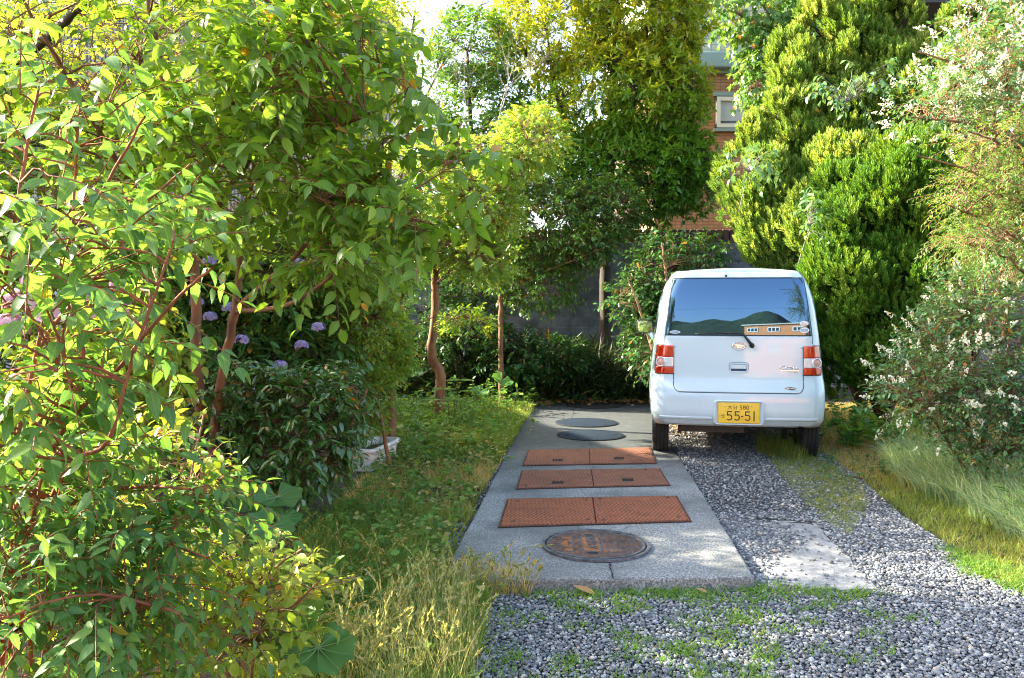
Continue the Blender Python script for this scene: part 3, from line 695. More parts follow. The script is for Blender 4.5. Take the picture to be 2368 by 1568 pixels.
dg.build('digits', m_ink, plate)
for xx in (708, 886):
    mb = MB(); mb.lathe([(0, .004), (.005, .004), (.006, 0)], 12, 0, Matrix.Translation((cx_(xx), py-.003, cz(1089))) @ Matrix.Rotation(math.pi/2, 4, 'X')); mb.build('plate_bolt', m_chrome, plate)
# handle
hx0, hx1, hz0, hz1 = cx_(738), cx_(865), cz(862), cz(790); hy = R(0, .81)-.0075
mb = MB(); loops(mb, [rrect(mb, hx0-.004, hx1+.004, hz0-.004, hz1+.004, .022, hy-.0008), rrect(mb, hx0-.001, hx1+.001, hz0-.001, hz1+.001, .02, hy-.001)], None); mb.build('handle_gap', m_seamshade, car)
mb = MB(); loops(mb, [rrect(mb, hx0, hx1, hz0, hz1, .02, hy), rrect(mb, hx0+.001, hx1-.001, hz0+.001, hz1-.001, .02, hy-.006), rrect(mb, hx0+.009, hx1-.009, hz0+.009, hz1-.009, .013, hy-.006), rrect(mb, hx0+.011, hx1-.011, hz0+.011, hz1-.011, .012, hy-.001)], True)
hd = mb.build('tailgate_handle', m_paint, car)
mb = MB(); mb.box(((hx0+hx1)/2, hy-.0025, (hz0+hz1)/2+.010), (hx1-hx0-.026, .006, .034), 0, None, .002); mb.build('grip', m_paint, hd)
mb = MB(); mb.box(((hx0+hx1)/2, hy-.0016, (hz0+hz1)/2-.018), (hx1-hx0-.028, .001, .020)); mb.build('grip_shadow', m_seamshade, hd)
# emblem: a chrome oval with a pointed D
ey = R(0, .993)-.010
ec = (cx_(802), cz(670)); em = MB()
def oval(mb, cx, cz__, a, b, y0, y1, ri=.86, n=40):
    vs, fs = [], []
    for (s, y) in ((1, y0), (1, y1), (ri, y1), (ri, y0)):
        for k in range(n): q = 2*math.pi*k/n; vs.append((cx+a*s*math.cos(q), y, cz__+b*s*math.sin(q)))
    for l in range(3):
        for k in range(n): fs.append((l*n+k, l*n+(k+1) % n, (l+1)*n+(k+1) % n, (l+1)*n+k))
    mb.add(vs, fs, 0, True)
oval(em, *ec, .0575, .0355, ey, ey-.006, .88)
def poly(mb, pts, y, th):
    n = len(pts); mb.add([(x, y, z) for x, z in pts]+[(x, y-th, z) for x, z in pts], [tuple(n+i for i in range(n))]+[(i, (i+1) % n, n+(i+1) % n, n+i) for i in range(n)])
ex, ez = ec
poly(em, [(ex-.041, ez+.012), (ex-.006, ez+.012), (ex+.012, ez+.008), (ex+.045, ez+.003), (ex+.045, ez-.002), (ex+.015, ez+.000), (ex-.008, ez-.002), (ex-.02, ez-.006)], ey-.001, .006)
poly(em, [(ex-.018, ez-.010), (ex-.010, ez-.005), (ex+.020, ez-.007), (ex+.044, ez-.004), (ex+.02, ez-.015), (ex-.012, ez-.024)], ey-.001, .006)
emb = em.build('emblem', m_chrome, car)
mb = MB(); mb.add([(ex+.051*math.cos(t), ey-.0015, ez+.0315*math.sin(t)) for t in np.linspace(0, 2*math.pi, 40)[:-1]], [tuple(range(39))]); mb.build('emblem_field', mat('satin_silver', (.45, .5, .55), .35, .6), emb)
# name badge
fy = lambda x, z: R(x, z)-.0085
bd = text('Conte', cx_(1082), cz(833), .034, car, m_chrome, 'name_badge', fy, .155, .003, .012)
mb = MB(); mb.box((cx_(1146), fy(cx_(1146), .775)-.001, cz(841)), (.155, .005, .012)); mb.build('badge_bar', m_chrome, bd)
ob = MB(); oval(ob, cx_(1149), cz(965), .05, .012, fy(.43, .63)+.0, fy(.43, .63)-.005, .9); o1 = ob.build('oval_badge', m_chrome, car)
mb = MB(); mb.add([(cx_(1149)+.046*math.cos(t), fy(.43, .63)-.002, cz(965)+.0108*math.sin(t)) for t in np.linspace(0, 2*math.pi, 30)[:-1]], [tuple(range(29))]); mb.build('badge_field', m_dk, o1)
mb = MB(); stroke(mb, [(cx_(1120), cz(967)), (cx_(1135), cz(963)), (cx_(1150), cz(967)), (cx_(1165), cz(963)), (cx_(1180), cz(966))], .006, fy(.43, .63)-.003); mb.build('badge_script', m_chrome, o1)
# wiper
wy = lambda x, z: R(x, z)-.03
mb = MB(); p = [(cx_(888), .998), (cx_(868), 1.03), (cx_(848), 1.062), (cx_(830), 1.09), (cx_(815), 1.098), (cx_(770), 1.101), (cx_(700), 1.10)]
mb.tube([(x, wy(x, z)-.004, z) for x, z in p], [.014, .012, .010, .009, .008, .007, .005], 8); wp = mb.build('wiper_arm', m_blackp, car)
mb = MB(); mb.lathe([(0, .03), (.016, .028), (.022, .015), (.022, 0)], 20, 0, Matrix.Translation((cx_(890), R(cx_(890), .995)-.008, .995)) @ Matrix.Rotation(math.pi/2, 4, 'X')); mb.build('wiper_pivot', m_blackp, wp)
mb = MB(); p = [(cx_(a), 1.097-.004*abs((a-660)/160)) for a in np.linspace(500, 810, 9)]; mb.tube([(x, wy(x, z)+.012, z) for x, z in p], [.003]+[.006]*7+[.004], 6); mb.build('wiper_blade', m_blackp, wp)
mb = MB(); mb.lathe([(0, .012), (.011, .010), (.012, 0)], 14, 0, Matrix.Translation((cx_(714), R(0, 1.60)-.014, cz(180)+.003)) @ Matrix.Rotation(math.pi/2, 4, 'X')); mb.build('washer_nozzle', m_blackp, car)
# stickers inside the window corners
def sticker(cx, cz__, a, b, label_, inner=m_stb, stripes=()):
    y0 = R(cx, cz__)-.0105; mb = MB(); n = 32; sl = (R(cx+.02, cz__)-R(cx-.02, cz__))/.04; sv = (R(cx, cz__+.02)-R(cx, cz__-.02))/.04
    def pt(x, z, o=0): return (cx+x, y0+sl*x+sv*z-o, cz__+z)
    mb.add([pt(a*math.cos(t), b*math.sin(t)) for t in np.linspace(0, 2*math.pi, n+1)[:-1]], [tuple(range(n))]); s = mb.build('window_sticker', m_stick, car)
    mb = MB()
    for (x0, x1, z0, z1) in stripes: mb.add([pt(x0, z0, .001), pt(x1, z0, .001), pt(x1, z1, .001), pt(x0, z1, .001)], [(0, 1, 2, 3)])
    if stripes: mb.build('sticker_print', inner, s)
sticker(cx_(1244), cz(512), .038, .020, '', mat('orange_print', (.6, .2, .12), .5), [(-.018, -.002, .002, .007), (-.022, .0, -.009, -.005), (.004, .022, -.010, -.004)])
sticker(cx_(1246), cz(560), .041, .023, '', m_stb, [(-.03, -.018, .004, .010), (-.014, -.003, .004, .010), (.002, .012, .004, .010), (.017, .028, .004, .010), (-.03, .03, -.009, -.002)])
sticker(cx_(361), cz(577), .046, .014, '', m_stb, [(-.036, .036, .004, .008), (-.034, .034, -.009, -.005)])
text('Conte'[:0]+'Rearview'[:0] or '-', cx_(345), cz(580), .003, car, m_stb, 'sticker_line', lambda x, z: R(x, z)-.0118, .05)
# left door mirror
mx, my, mz = -.80, 2.12, 1.105
MM = Matrix.Translation((mx, my, mz)) @ Matrix.Rotation(math.radians(-6), 4, 'Z')
mb = MB(); loops(mb, [rrect(mb, -.09, .09, -.075, .075, .04, y) for y in (.0, -.002)]+[rrect(mb, -.082, .082, -.067, .067, .036, -.004)]+[rrect(mb, -.080, .080, -.065, .065, .034, .004)], True, False)
loops(mb, [rrect(mb, -.09, .09, -.075, .075, .04, 0), rrect(mb, -.085, .085, -.07, .07, .04, .06), rrect(mb, -.06, .06, -.05, .05, .03, .10)], True)
mir = MB(); mir.add([tuple(MM @ Vector(v)) for v in mb.v], mb.f, 0, True); mir = mir.build('door_mirror', m_blackp, car)
mb = MB(); mb.add([tuple(MM @ Vector(v)) for v in rrect(mb, -.077, .077, -.062, .062, .032, .001)], [tuple(range(28))]); mb.build('mirror_glass', m_mirror, mir)
mb = MB(); mb.tube([MM @ Vector((.04, .05, -.05)), MM @ Vector((.09, .06, -.12)), MM @ Vector((.14, .06, -.14))], .03, 8); mb.build('mirror_foot', m_paint, mir)
# side windows, windscreen
for sd in (-1, 1):
    mb = MB(); vs = []
    for (y, z) in ((.30, 1.08), (.34, 1.47), (1.98, 1.50), (2.40, 1.10)): vs.append((sd*(hw(z)+.015), y, z))
    mb.add(vs, [(0, 1, 2, 3)] if sd > 0 else [(3, 2, 1, 0)]); mb.build('side_window', m_glass, car)
# wheels and underside
def wheel(x, y, z0, r=.272, wd=.145):
    o = MB(); M = Matrix.Translation((x, y, z0+r)) @ Matrix.Rotation(math.pi/2, 4, 'Y'); h = wd/2
    prof = [(r*.66, -h*.80), (r*.78, -h*.98), (r*.90, -h), (r*.965, -h*.90), (r*.995, -h*.70)]
    for g in (-.45, 0, .45): prof += [(r, h*(g-.19)), (r, h*(g-.075)), (r-.007, h*(g-.06)), (r-.007, h*(g+.06)), (r, h*(g+.075))]
    prof += [(r*.995, h*.70), (r*.965, h*.90), (r*.90, h), (r*.78, h*.98), (r*.66, h*.8)]
    o.lathe(prof, 56, 0, M, True); t = empty_child('wheel', car)
    tr = o
    for k in range(56):
        a = 2*math.pi*k/56
        for s in (-1, 1): tr.box((r-.0015, 0, 0), (.004, .010, .030), 0, M @ Matrix.Rotation(a, 4, 'Z') @ Matrix.Translation((0, 0, s*h*.78)) @ Matrix.Rotation(.35*s, 4, 'X'))
    ty = o.build('tyre', m_tyre, t)
    rm = MB(); sgn = 1 if x > 0 else -1
    rm.lathe([(0, h*.5*sgn), (.05, h*.55*sgn), (r*.5, h*.35*sgn), (r*.62, h*.75*sgn), (r*.67, h*.8*sgn)], 36, 0, M); rm.lathe([(r*.66, -h*.8), (r*.6, 0), (r*.66, h*.8)], 36, 0, M); rm.build('rim', mat('steel_rim', (.3, .3, .3), .4, .8), t)
def empty_child(name, par):
    o = bpy.data.objects.new(name, None); COL.objects.link(o); o.parent = par; o.empty_display_size = .1; return o
WX = .645
wheel(-WX, .50, .0); wheel(WX, .50, -.03); wheel(-WX, 2.92, -.02); wheel(WX, 2.92, -.03)
mb = MB(); mb.box((0, 1.75, .33), (1.28, 3.2, .06)); mb.box((0, .18, .36), (1.25, .18, .10)); mb.box((-.2, .45, .27), (.55, .5, .10)); mb.tube([(-.6, .5, .27), (.6, .5, .25)], .028, 8); mb.build('underbody', m_blackp, car)
mb = MB(); mb.tube([(.44, .36, .38), (.445, .38, .15)], .022, 10); mb.tube([(.44, .36, .34), (.443, .37, .27)], .028, 10, 0); mb.build('damper', m_blackp, car)
mb = MB(); mb.tube([(-.46, .10, .27), (-.46, .9, .27)], .02, 10); mb.box((-.47, .45, .22), (.03, .02, .10)); mb.build('exhaust_pipe', mat('rusty_pipe', (.10, .05, .03), .7, .4), car)
# ------------------------------------------------------------------ foliage machinery (numpy)
def nrm(a): return a/np.maximum(np.linalg.norm(a, axis=-1, keepdims=True), 1e-9)
class Acc:
    def __init__(s): s.U = []; s.W = []; s.V = []; s.Fv = []; s.Fn = []; s.R = []; s.M = []; s.n = 0
    def put(s, V, F, R, mi=0, uv=None):
        """V (n,3); F list of (m,k) arrays; R (n,)"""
        for f in F:
            s.Fv.append((f+s.n).ravel().astype(np.int32)); s.Fn.append(np.full(len(f), f.shape[1], np.int32)); s.M.append(np.full(len(f), mi, np.int32))
        s.U.append(uv[0].astype(np.float32) if uv else np.zeros(len(V), np.float32)); s.W.append(uv[1].astype(np.float32) if uv else np.zeros(len(V), np.float32))
        s.V.append(V.astype(np.float32)); s.R.append(R.astype(np.float32)); s.n += len(V)
    def build(s, name, mats, parent=None, smooth=True, offset=None):
        V = np.concatenate(s.V); 
        if offset is not None: V = V-np.array(offset, np.float32)
        fv = np.concatenate(s.Fv); fn = np.concatenate(s.Fn)
        me = bpy.data.meshes.new(name); me.vertices.add(len(V)); me.vertices.foreach_set('co', V.ravel())
        me.loops.add(len(fv)); me.loops.foreach_set('vertex_index', fv)
        me.polygons.add(len(fn)); st = np.concatenate([[0], np.cumsum(fn)[:-1]]).astype(np.int32)
        me.polygons.foreach_set('loop_start', st); me.polygons.foreach_set('loop_total', fn)
        me.polygons.foreach_set('material_index', np.concatenate(s.M)); me.polygons.foreach_set('use_smooth', np.full(len(fn), smooth))
        a = me.attributes.new('rnd', 'FLOAT', 'POINT'); a.data.foreach_set('value', np.concatenate(s.R))
        if any(w.any() for w in s.W):
            for nm_, q_ in (('lu', s.U), ('lv', s.W)): a = me.attributes.new(nm_, 'FLOAT', 'POINT'); a.data.foreach_set('value', np.concatenate(q_))
        me.update(); return objmesh(name, me, mats, parent)
def leaf_t(w, rows=(0, .18, .45, .75, 1), prof=(0.04, .8, 1, .62, .0), fold=.25, droop=.25, wave=0):
    V = []; F = []
    for t, p in zip(rows, prof):
        z = -droop*t*t
        for sx in (-1, 0, 1): V.append((sx*w/2*p, t, z+abs(sx)*fold*w/2*p+(wave*math.sin(t*9+sx) if sx else 0)))
    for i in range(len(rows)-1):
        for j in (0, 1): a = i*3+j; F.append((a, a+1, a+4, a+3))
    return np.array(V), [np.array(F)]
def leaf_s(w, fold=.2, droop=.2, m=.4):      # 4-face light leaf
    V = np.array([(0, 0, 0), (-w/2, m, fold*w/2-droop*m*m), (0, m, -droop*m*m), (w/2, m, fold*w/2-droop*m*m), (0, 1, -droop), (-w*.36, .72, fold*w*.3-droop*.52), (w*.36, .72, fold*w*.3-droop*.52)])
    return V, [np.array([(0, 2, 1), (0, 3, 2)]), np.array([(1, 2, 4, 5), (2, 3, 6, 4)])]
def leaf_q(w, fold=.25, droop=.15, m=.45):   # 2-face
    V = np.array([(0, 0, 0), (-w/2, m, fold*w/2), (0, 1, -droop), (w/2, m, fold*w/2)])
    return V, [np.array([(0, 2, 1), (0, 3, 2)])]
def star_t(n=7, r=1., notch=.33, droop=.12):
    V = [(0, 0, 0)]; F = []
    ang = np.linspace(-math.radians(125), math.radians(125), n); ln = [.5, .78, .95, 1.0, .95, .78, .5] if n == 7 else [.65, .9, 1, .9, .65]
    k = 0
    for i, (a, l) in enumerate(zip(ang, ln)):
        if i: b = (ang[i-1]+a)/2; V.append((math.sin(b)*notch, math.cos(b)*notch, -.02))
        V.append((math.sin(a)*l, math.cos(a)*l, -droop*l))
    V = [(0, -.06, 0)]+V; n_ = len(V); F = [(1, i+1, i) for i in range(2, n_-1)]
    return np.array(V), [np.array(F)]
def round_t(n=14, cup=.12, notch=.15, ruf=.05):
    V = [(0, 0, -.03)]
    for i in range(n):
        a = -math.pi+notch+(2*math.pi-2*notch)*i/(n-1); V.append((math.sin(a)*.5, math.cos(a)*.5+.05, cup*.5+ruf*math.sin(i*2.6)))
    return np.array(V)+np.array([0, .4, 0]), [np.array([(0, i+1, i) for i in range(1, n)])]
def blob_t():
    V = np.array([(0, 0, .5), (.5, 0, 0), (0, .5, 0), (-.5, 0, 0), (0, -.5, 0), (0, 0, -.5)]); return V, [np.array([(0, 1, 2), (0, 2, 3), (0, 3, 4), (0, 4, 1), (5, 2, 1), (5, 3, 2), (5, 4, 3), (5, 1, 4)])]
def inst(acc, tmpl, Pn, D, U, Sc, rnd, mi=0):
    """place template: local y along D, local z near U, uniform scale Sc"""
    V, F = tmpl; Y = nrm(D); X = nrm(np.cross(Y, U)); Z = np.cross(X, Y); n = len(Pn); m = len(V)
    W = Pn[:, None, :]+Sc[:, None, None]*(V[None, :, 0:1]*X[:, None, :]+V[None, :, 1:2]*Y[:, None, :]+V[None, :, 2:3]*Z[:, None, :])
    acc.put(W.reshape(-1, 3), [((np.arange(n)*m)[:, None, None]+f[None]).reshape(-1, f.shape[1]) for f in F], np.repeat(rnd, m), mi, (np.tile(np.sign(np.round(V[:, 0], 5)), n), np.tile(np.clip(V[:, 1], .01, 1), n)) if (m == 15) else None)
def tubes(acc, PL, r0, r1, n=3, mi=0, rnd=None):
    """PL (N,k,3) polylines, radii from r0 to r1 (N,)"""
    Nn, k, _ = PL.shape
    if Nn == 0: return
    T = np.empty_like(PL); T[:, 1:-1] = PL[:, 2:]-PL[:, :-2]; T[:, 0] = PL[:, 1]-PL[:, 0]; T[:, -1] = PL[:, -1]-PL[:, -2]; T = nrm(T)
    ref = np.array([.31, .22, .92]); A = nrm(np.cross(T, ref)); B = np.cross(T, A)
    t = np.linspace(0, 1, k)[None, :]; r = np.asarray(r0)[:, None]*(1-t)+np.asarray(r1)[:, None]*t
    q = 2*np.pi*np.arange(n)/n
    W = PL[:, :, None, :]+r[:, :, None, None]*(A[:, :, None, :]*np.cos(q)[None, None, :, None]+B[:, :, None, :]*np.sin(q)[None, None, :, None])
    i = np.arange(k-1)[:, None]*n; j = np.arange(n)[None, :]; f = np.stack([i+j, i+(j+1) % n, i+n+(j+1) % n, i+n+j], -1).reshape(-1, 4)
    acc.put(W.reshape(-1, 3), [((np.arange(Nn)*k*n)[:, None, None]+f[None]).reshape(-1, 4)], np.repeat(RNG.random(Nn) if rnd is None else rnd, k*n), mi)
def spline(pts, n):
    pts = np.array([tuple(p) for p in pts], float); m = len(pts)
    if m == 2: t = np.linspace(0, 1, n)[:, None]; return pts[0]*(1-t)+pts[1]*t
    out = []; seg = m-1; ext = np.vstack([2*pts[0]-pts[1], pts, 2*pts[-1]-pts[-2]])
    for u in np.linspace(0, seg, n):
        i = min(int(u), seg-1); t = u-i; p0, p1, p2, p3 = ext[i:i+4]
        out.append(.5*((2*p1)+(-p0+p2)*t+(2*p0-5*p1+4*p2-p3)*t*t+(-p0+3*p1-3*p2+p3)*t**3))
    return np.array(out)
def rnd_dir(n): return nrm(RNG.normal(size=(n, 3)))
def env_pts(env, n, shell=.5):
    """env: [(center, (rx,ry,rz), weight)]"""
    ws = np.array([e[2] for e in env], float); ws /= ws.sum(); k = RNG.choice(len(env), n, p=ws)
    C = np.array([tuple(e[0]) for e in env])[k]; Rr = np.array([e[1] for e in env])[k]; d = rnd_dir(n)
    r = RNG.random(n)**(1/3); r = r*(1-shell)+shell*(RNG.random(n)**.18)
    return C+d*Rr*r[:, None], d
def plant(name, label, cat, base, limbs, env, ns, leaf, lm, bark, L=(.15, .3), nl=8, ls=(.06, .08), droop=.25, up=.3, out=.8, side=1.0, hang=.2, shell=.45, opp=False,
          group=None, twig=.0018, nb=0, flower=None, crown='crown', trunk='trunk', whorl=False, stretch=None, nside=8, gap=None, updir=(0, 0, 1), lrnd=None, kids=None):
    """a tree or shrub: limbs -> branches -> leafy shoots inside its own envelope"""
    o = empty(name, tuple(base), 0, label, cat, group); off = tuple(base)
    wood = Acc(); nodes = []
    for pts, r0, r1 in limbs:
        k = max(6, len(pts)*5); sp = spline(pts, k); sp[1:-1] += RNG.normal(size=(k-2, 3))*min(r0, .03)*.12
        tubes(wood, sp[None], np.array([r0]), np.array([r1]), nside); nodes.append(np.c_[sp, np.linspace(r0, r1, k)])
    nodes = np.vstack(nodes)
    def connect(Q, kk, rr0, rr1, sides, NB):
        D = np.linalg.norm(Q[:, None, :]-NB[None, :, :3], axis=-1)+np.maximum(0, NB[None, :, 2]-Q[:, None, 2])*2.5
        j = D.argmin(1); S0 = NB[j, :3]; t = np.linspace(0, 1, kk)[None, :, None]; ln = np.linalg.norm(Q-S0, axis=1)[:, None, None]
        PLs = S0[:, None]*(1-t)+Q[:, None]*t+np.sin(t*math.pi)*np.array([0, 0, .12])*ln+RNG.normal(size=(len(Q), kk, 3))*.03*ln*np.sin(t*math.pi)
        tubes(wood, PLs, np.minimum(rr0+ln[:, 0, 0]*.006, NB[j, 3]*.8+.001), np.full(len(Q), rr1), sides); return PLs
    NB = nodes
    if nb:
        Q, _ = env_pts(env, nb, .1); PLs = connect(Q, 6, .004, .0025, 5, nodes)
        NB = np.vstack([nodes, np.c_[PLs.reshape(-1, 3), np.full(PLs.shape[0]*6, .003)]])
    O, d = env_pts(env, ns, shell)
    if gap is not None: kp = gap(O); O = O[kp]; d = d[kp]
    ns = len(O)
    connect(O, 5, twig*1.2, twig, 3, NB)
    ud = np.array(updir, float)
    D = nrm(d*out+ud*up+RNG.normal(size=(ns, 3))*.35)
    Ls = RNG.uniform(L[0], L[1], ns); t = np.linspace(0, 1, 5)[None, :, None]; dr = droop*Ls[:, None, None]
    Pc = O[:, None]+D[:, None]*Ls[:, None, None]*t-np.array([0, 0, 1.])*dr*t*t
    tubes(wood, Pc, np.full(ns, twig), np.full(ns, twig*.5), 3)
    fol = Acc(); tt = (np.arange(nl)+.6)/nl
    if whorl: tt = .72+.28*RNG.random(nl)
    tt = tt[None, :, None]
    Pl = O[:, None]+D[:, None]*Ls[:, None, None]*tt-np.array([0, 0, 1.])*dr*tt*tt
    T = nrm(D[:, None]-np.array([0, 0, 2.])*droop*tt+0*Pl); Sd = nrm(np.cross(T, np.array([0, 0, 1.])+RNG.normal(size=(ns, 1, 3))*.35))
    Up2 = np.cross(Sd, T)
    k = np.arange(nl)
    if whorl: ph = (k*2.4)[None, :]+RNG.random((ns, 1))*6.28
    elif opp: ph = np.where((k//1) % 2 == 0, 0, np.pi)[None, :]+RNG.normal(size=(ns, nl))*.35+np.where((k//2) % 2 == 0, 0, .9)[None, :]
    else: ph = np.where(k % 2 == 0, 0, np.pi)[None, :]+RNG.normal(size=(ns, nl))*.45
    if opp: Pl = Pl[:, (k//2)*2, :]
    rad = Sd*np.cos(ph)[..., None]+Up2*np.sin(ph)[..., None]
    LD = nrm(rad*side+T*.65+np.array([0, 0, -1.])*hang+RNG.normal(size=Pl.shape)*.22)
    Un = np.broadcast_to(nrm(Up2*.6+np.array([0, 0, .9])+rad*(-.15)), Pl.shape)+RNG.normal(size=Pl.shape)*.30
    sz = (RNG.uniform(ls[0]*.68, ls[1]*1.06, (ns, nl))*(1-.35*np.abs(tt[..., 0]-.45))).ravel()
    rn = np.clip(np.repeat(RNG.random(ns), nl)*.55+RNG.random(ns*nl)*.45, 0, 1)
    rn = np.where(RNG.random(ns*nl) < .012, .99, rn*.96) if lrnd is None else lrnd(Pl.reshape(-1, 3), rn)
    inst(fol, leaf, Pl.reshape(-1, 3)+LD.reshape(-1, 3)*.006, LD.reshape(-1, 3), Un.reshape(-1, 3), sz, rn)
    wood.build(trunk, bark, o, offset=off); fo = fol.build(crown, lm, o, offset=off)
    return o, Pc[:, -1], D

# leaf colours ---------------------------------------------------------------
lm_cherry = leafmat('cherry_leaf', [(.040, .120, .018), (.075, .165, .018), (.110, .200, .024)], .45, yellow=.015, gain=1.3)
lm_weig = leafmat('opposite_leaf', [(.030, .110, .040), (.045, .140, .040), (.100, .185, .035)], .42, .5, .35, yellow=.01, gain=1.25)
lm_yel = leafmat('sunlit_young_leaf', [(.090, .170, .020), (.140, .200, .025), (.22, .23, .04)], .5, yellow=.04)  # yellowed green carries sun and backlight in the leaf colour
lm_cam = leafmat('camellia_leaf', [(.010, .050, .014), (.016, .070, .016), (.035, .100, .018)], .16, .22, .7)
lm_dark = leafmat('evergreen_leaf', [(.014, .050, .010), (.024, .075, .012), (.075, .115, .014)], .3, .32, .5, gain=2.0)
lm_gold = leafmat('golden_leaf', [(.060, .095, .010), (.120, .135, .012), (.24, .19, .020)], .4, .38, .4, yellow=.06)
lm_maple = leafmat('maple_leaf', [(.060, .150, .030), (.100, .190, .030), (.20, .23, .030)], .45)
lm_priv = leafmat('privet_leaf', [(.022, .085, .045), (.040, .115, .050), (.085, .150, .040)], .25, .3, .55, gain=1.7)
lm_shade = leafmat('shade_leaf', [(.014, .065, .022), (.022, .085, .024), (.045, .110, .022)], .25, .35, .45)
lm_bam = leafmat('bamboo_leaf', [(.006, .022, .010), (.010, .034, .012), (.03, .045, .015)], .2, .4, .4, yellow=.03, gain=0.9)  # leaf green darkened to carry the deep shade along the wall
lm_grass = leafmat('grass_blade', [(.035, .095, .022), (.065, .130, .025), (.12, .15, .035), (.26, .22, .09), (.34, .27, .15)], .35, .6, .2, yellow=.08)
lm_straw = leafmat('pale_straw', [(.12, .17, .06), (.24, .25, .12), (.34, .32, .20)], .35, .6, .2, yellow=.0)
lm_pale = leafmat('silvery_grass', [(.06, .13, .07), (.18, .26, .16), (.30, .35, .22), (.42, .43, .28)], .3, .6, .2, yellow=.0)
lm_weed = leafmat('weed_leaf', [(.035, .110, .025), (.065, .155, .025), (.13, .19, .03)], .35, .5, .3)
lm_big = leafmat('butterbur_leaf', [(.030, .105, .035), (.050, .135, .030), (.065, .15, .030)], .35, .45, .4, yellow=0)
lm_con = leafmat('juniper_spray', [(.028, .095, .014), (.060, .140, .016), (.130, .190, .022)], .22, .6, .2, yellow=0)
lm_cong = leafmat('sunlit_golden_spray', [(.045, .115, .020), (.11, .18, .035), (.24, .28, .085)], .3, .6, .2, yellow=0)  # golden tips, brightened further so the colour carries the sunlight
lm_white = leafmat('white_petal', [(.62, .64, .56), (.72, .72, .66), (.80, .80, .72)], .3, .6, .2, tcol=(1, 1, .9), yellow=0, gain=1)
lm_pink = leafmat('pink_petal', [(.60, .30, .42), (.70, .42, .52), (.78, .58, .66)], .3, .6, .2, tcol=(1, .9, .95), yellow=0, gain=1)
lm_lilac = leafmat('lilac_petal', [(.26, .23, .50), (.36, .31, .58), (.48, .38, .60)], .3, .6, .2, tcol=(1, 1, 1), yellow=0, gain=1)
lm_rust = leafmat('dead_leaf', [(.16, .07, .03), (.26, .13, .06), (.40, .26, .14)], .1, .7, .2, yellow=.1, gain=1)
bk_red = barkmat('reddish_bark', (.34, .10, .035), (.11, .04, .02)); bk_brown = barkmat('brown_bark', (.30, .15, .07), (.055, .035, .022))
bk_grey = barkmat('grey_bark', (.30, .28, .25), (.16, .15, .13)); bk_dark = barkmat('dark_bark', (.05, .035, .025), (.02, .016, .012))
bk_green = mat('green_stem', (.08, .13, .03), .6)
# cherry bark with pale rings
bk_cherry = barkmat('cherry_bark', (.30, .12, .055), (.07, .035, .022), 10)
T_ch = leaf_t(.52, prof=(.05, .82, 1, .60, .0), fold=.22, droop=.35); T_we = leaf_t(.46, fold=.15, droop=.30, prof=(.1, .95, .95, .5, 0)); T_cam = leaf_s(.44, .2, .25); T_camn = leaf_t(.42, fold=.25, droop=.22)
T_s = leaf_s(.42); T_q = leaf_q(.42); T_lan = leaf_s(.22, .2, .2); T_lq = leaf_q(.28, .2, .15); T_maple = star_t(); T_rnd = round_t(); T_blob = blob_t()

def pv(x, y, d): return tuple(P(x, y, d))
def E_(x, y, d, rx, ry, dd, w=1.):
    """envelope centred at frame point (x, y) and distance d; rx, ry in frame units, dd in metres"""
    k = d/FPX; return (pv(x, y, d), (rx*k, dd, ry*k), w)
def gp(x, y): q = G(x, y, -.04); return (q.x, q.y, float(gzl(q.x, q.y)))
def foot(x, d): xx = P(x, 708, d).x; return (xx, d, float(gzl(xx, d)))
# ------------------------------------------------------------------ LEFT: cherries, arching shrubs, hydrangeas
b1 = foot(482, 5.0)
plant('cherry_tree', 'cherry tree with the thicker reddish trunk and its crown over the left half', 'tree', b1,
      [([b1, pv(462, 930, 4.9), pv(452, 700, 4.8), pv(440, 480, 4.7), pv(380, 200, 4.5), pv(330, -60, 4.4)], .042, .012),
       ([pv(452, 640, 4.8), pv(300, 420, 4.4), pv(140, 150, 4.0), pv(30, -40, 3.8)], .022, .006),
       ([pv(446, 560, 4.7), pv(600, 330, 4.4), pv(740, 60, 4.1), pv(800, -60, 4.0)], .020, .006)],
      [E_(330, 150, 4.2, 330, 260, .9, 2.2), E_(600, 60, 4.1, 140, 110, .6, .5), E_(120, 400, 4.4, 180, 200, .8, .7)], 340, T_ch, lm_cherry, bk_cherry,
      (.22, .40), 10, (.07, .10), .28, .5, .8, hang=.32, updir=(.3, 0, .9), shell=.1, nb=60, twig=.0022)
b2 = foot(474, 4.85)
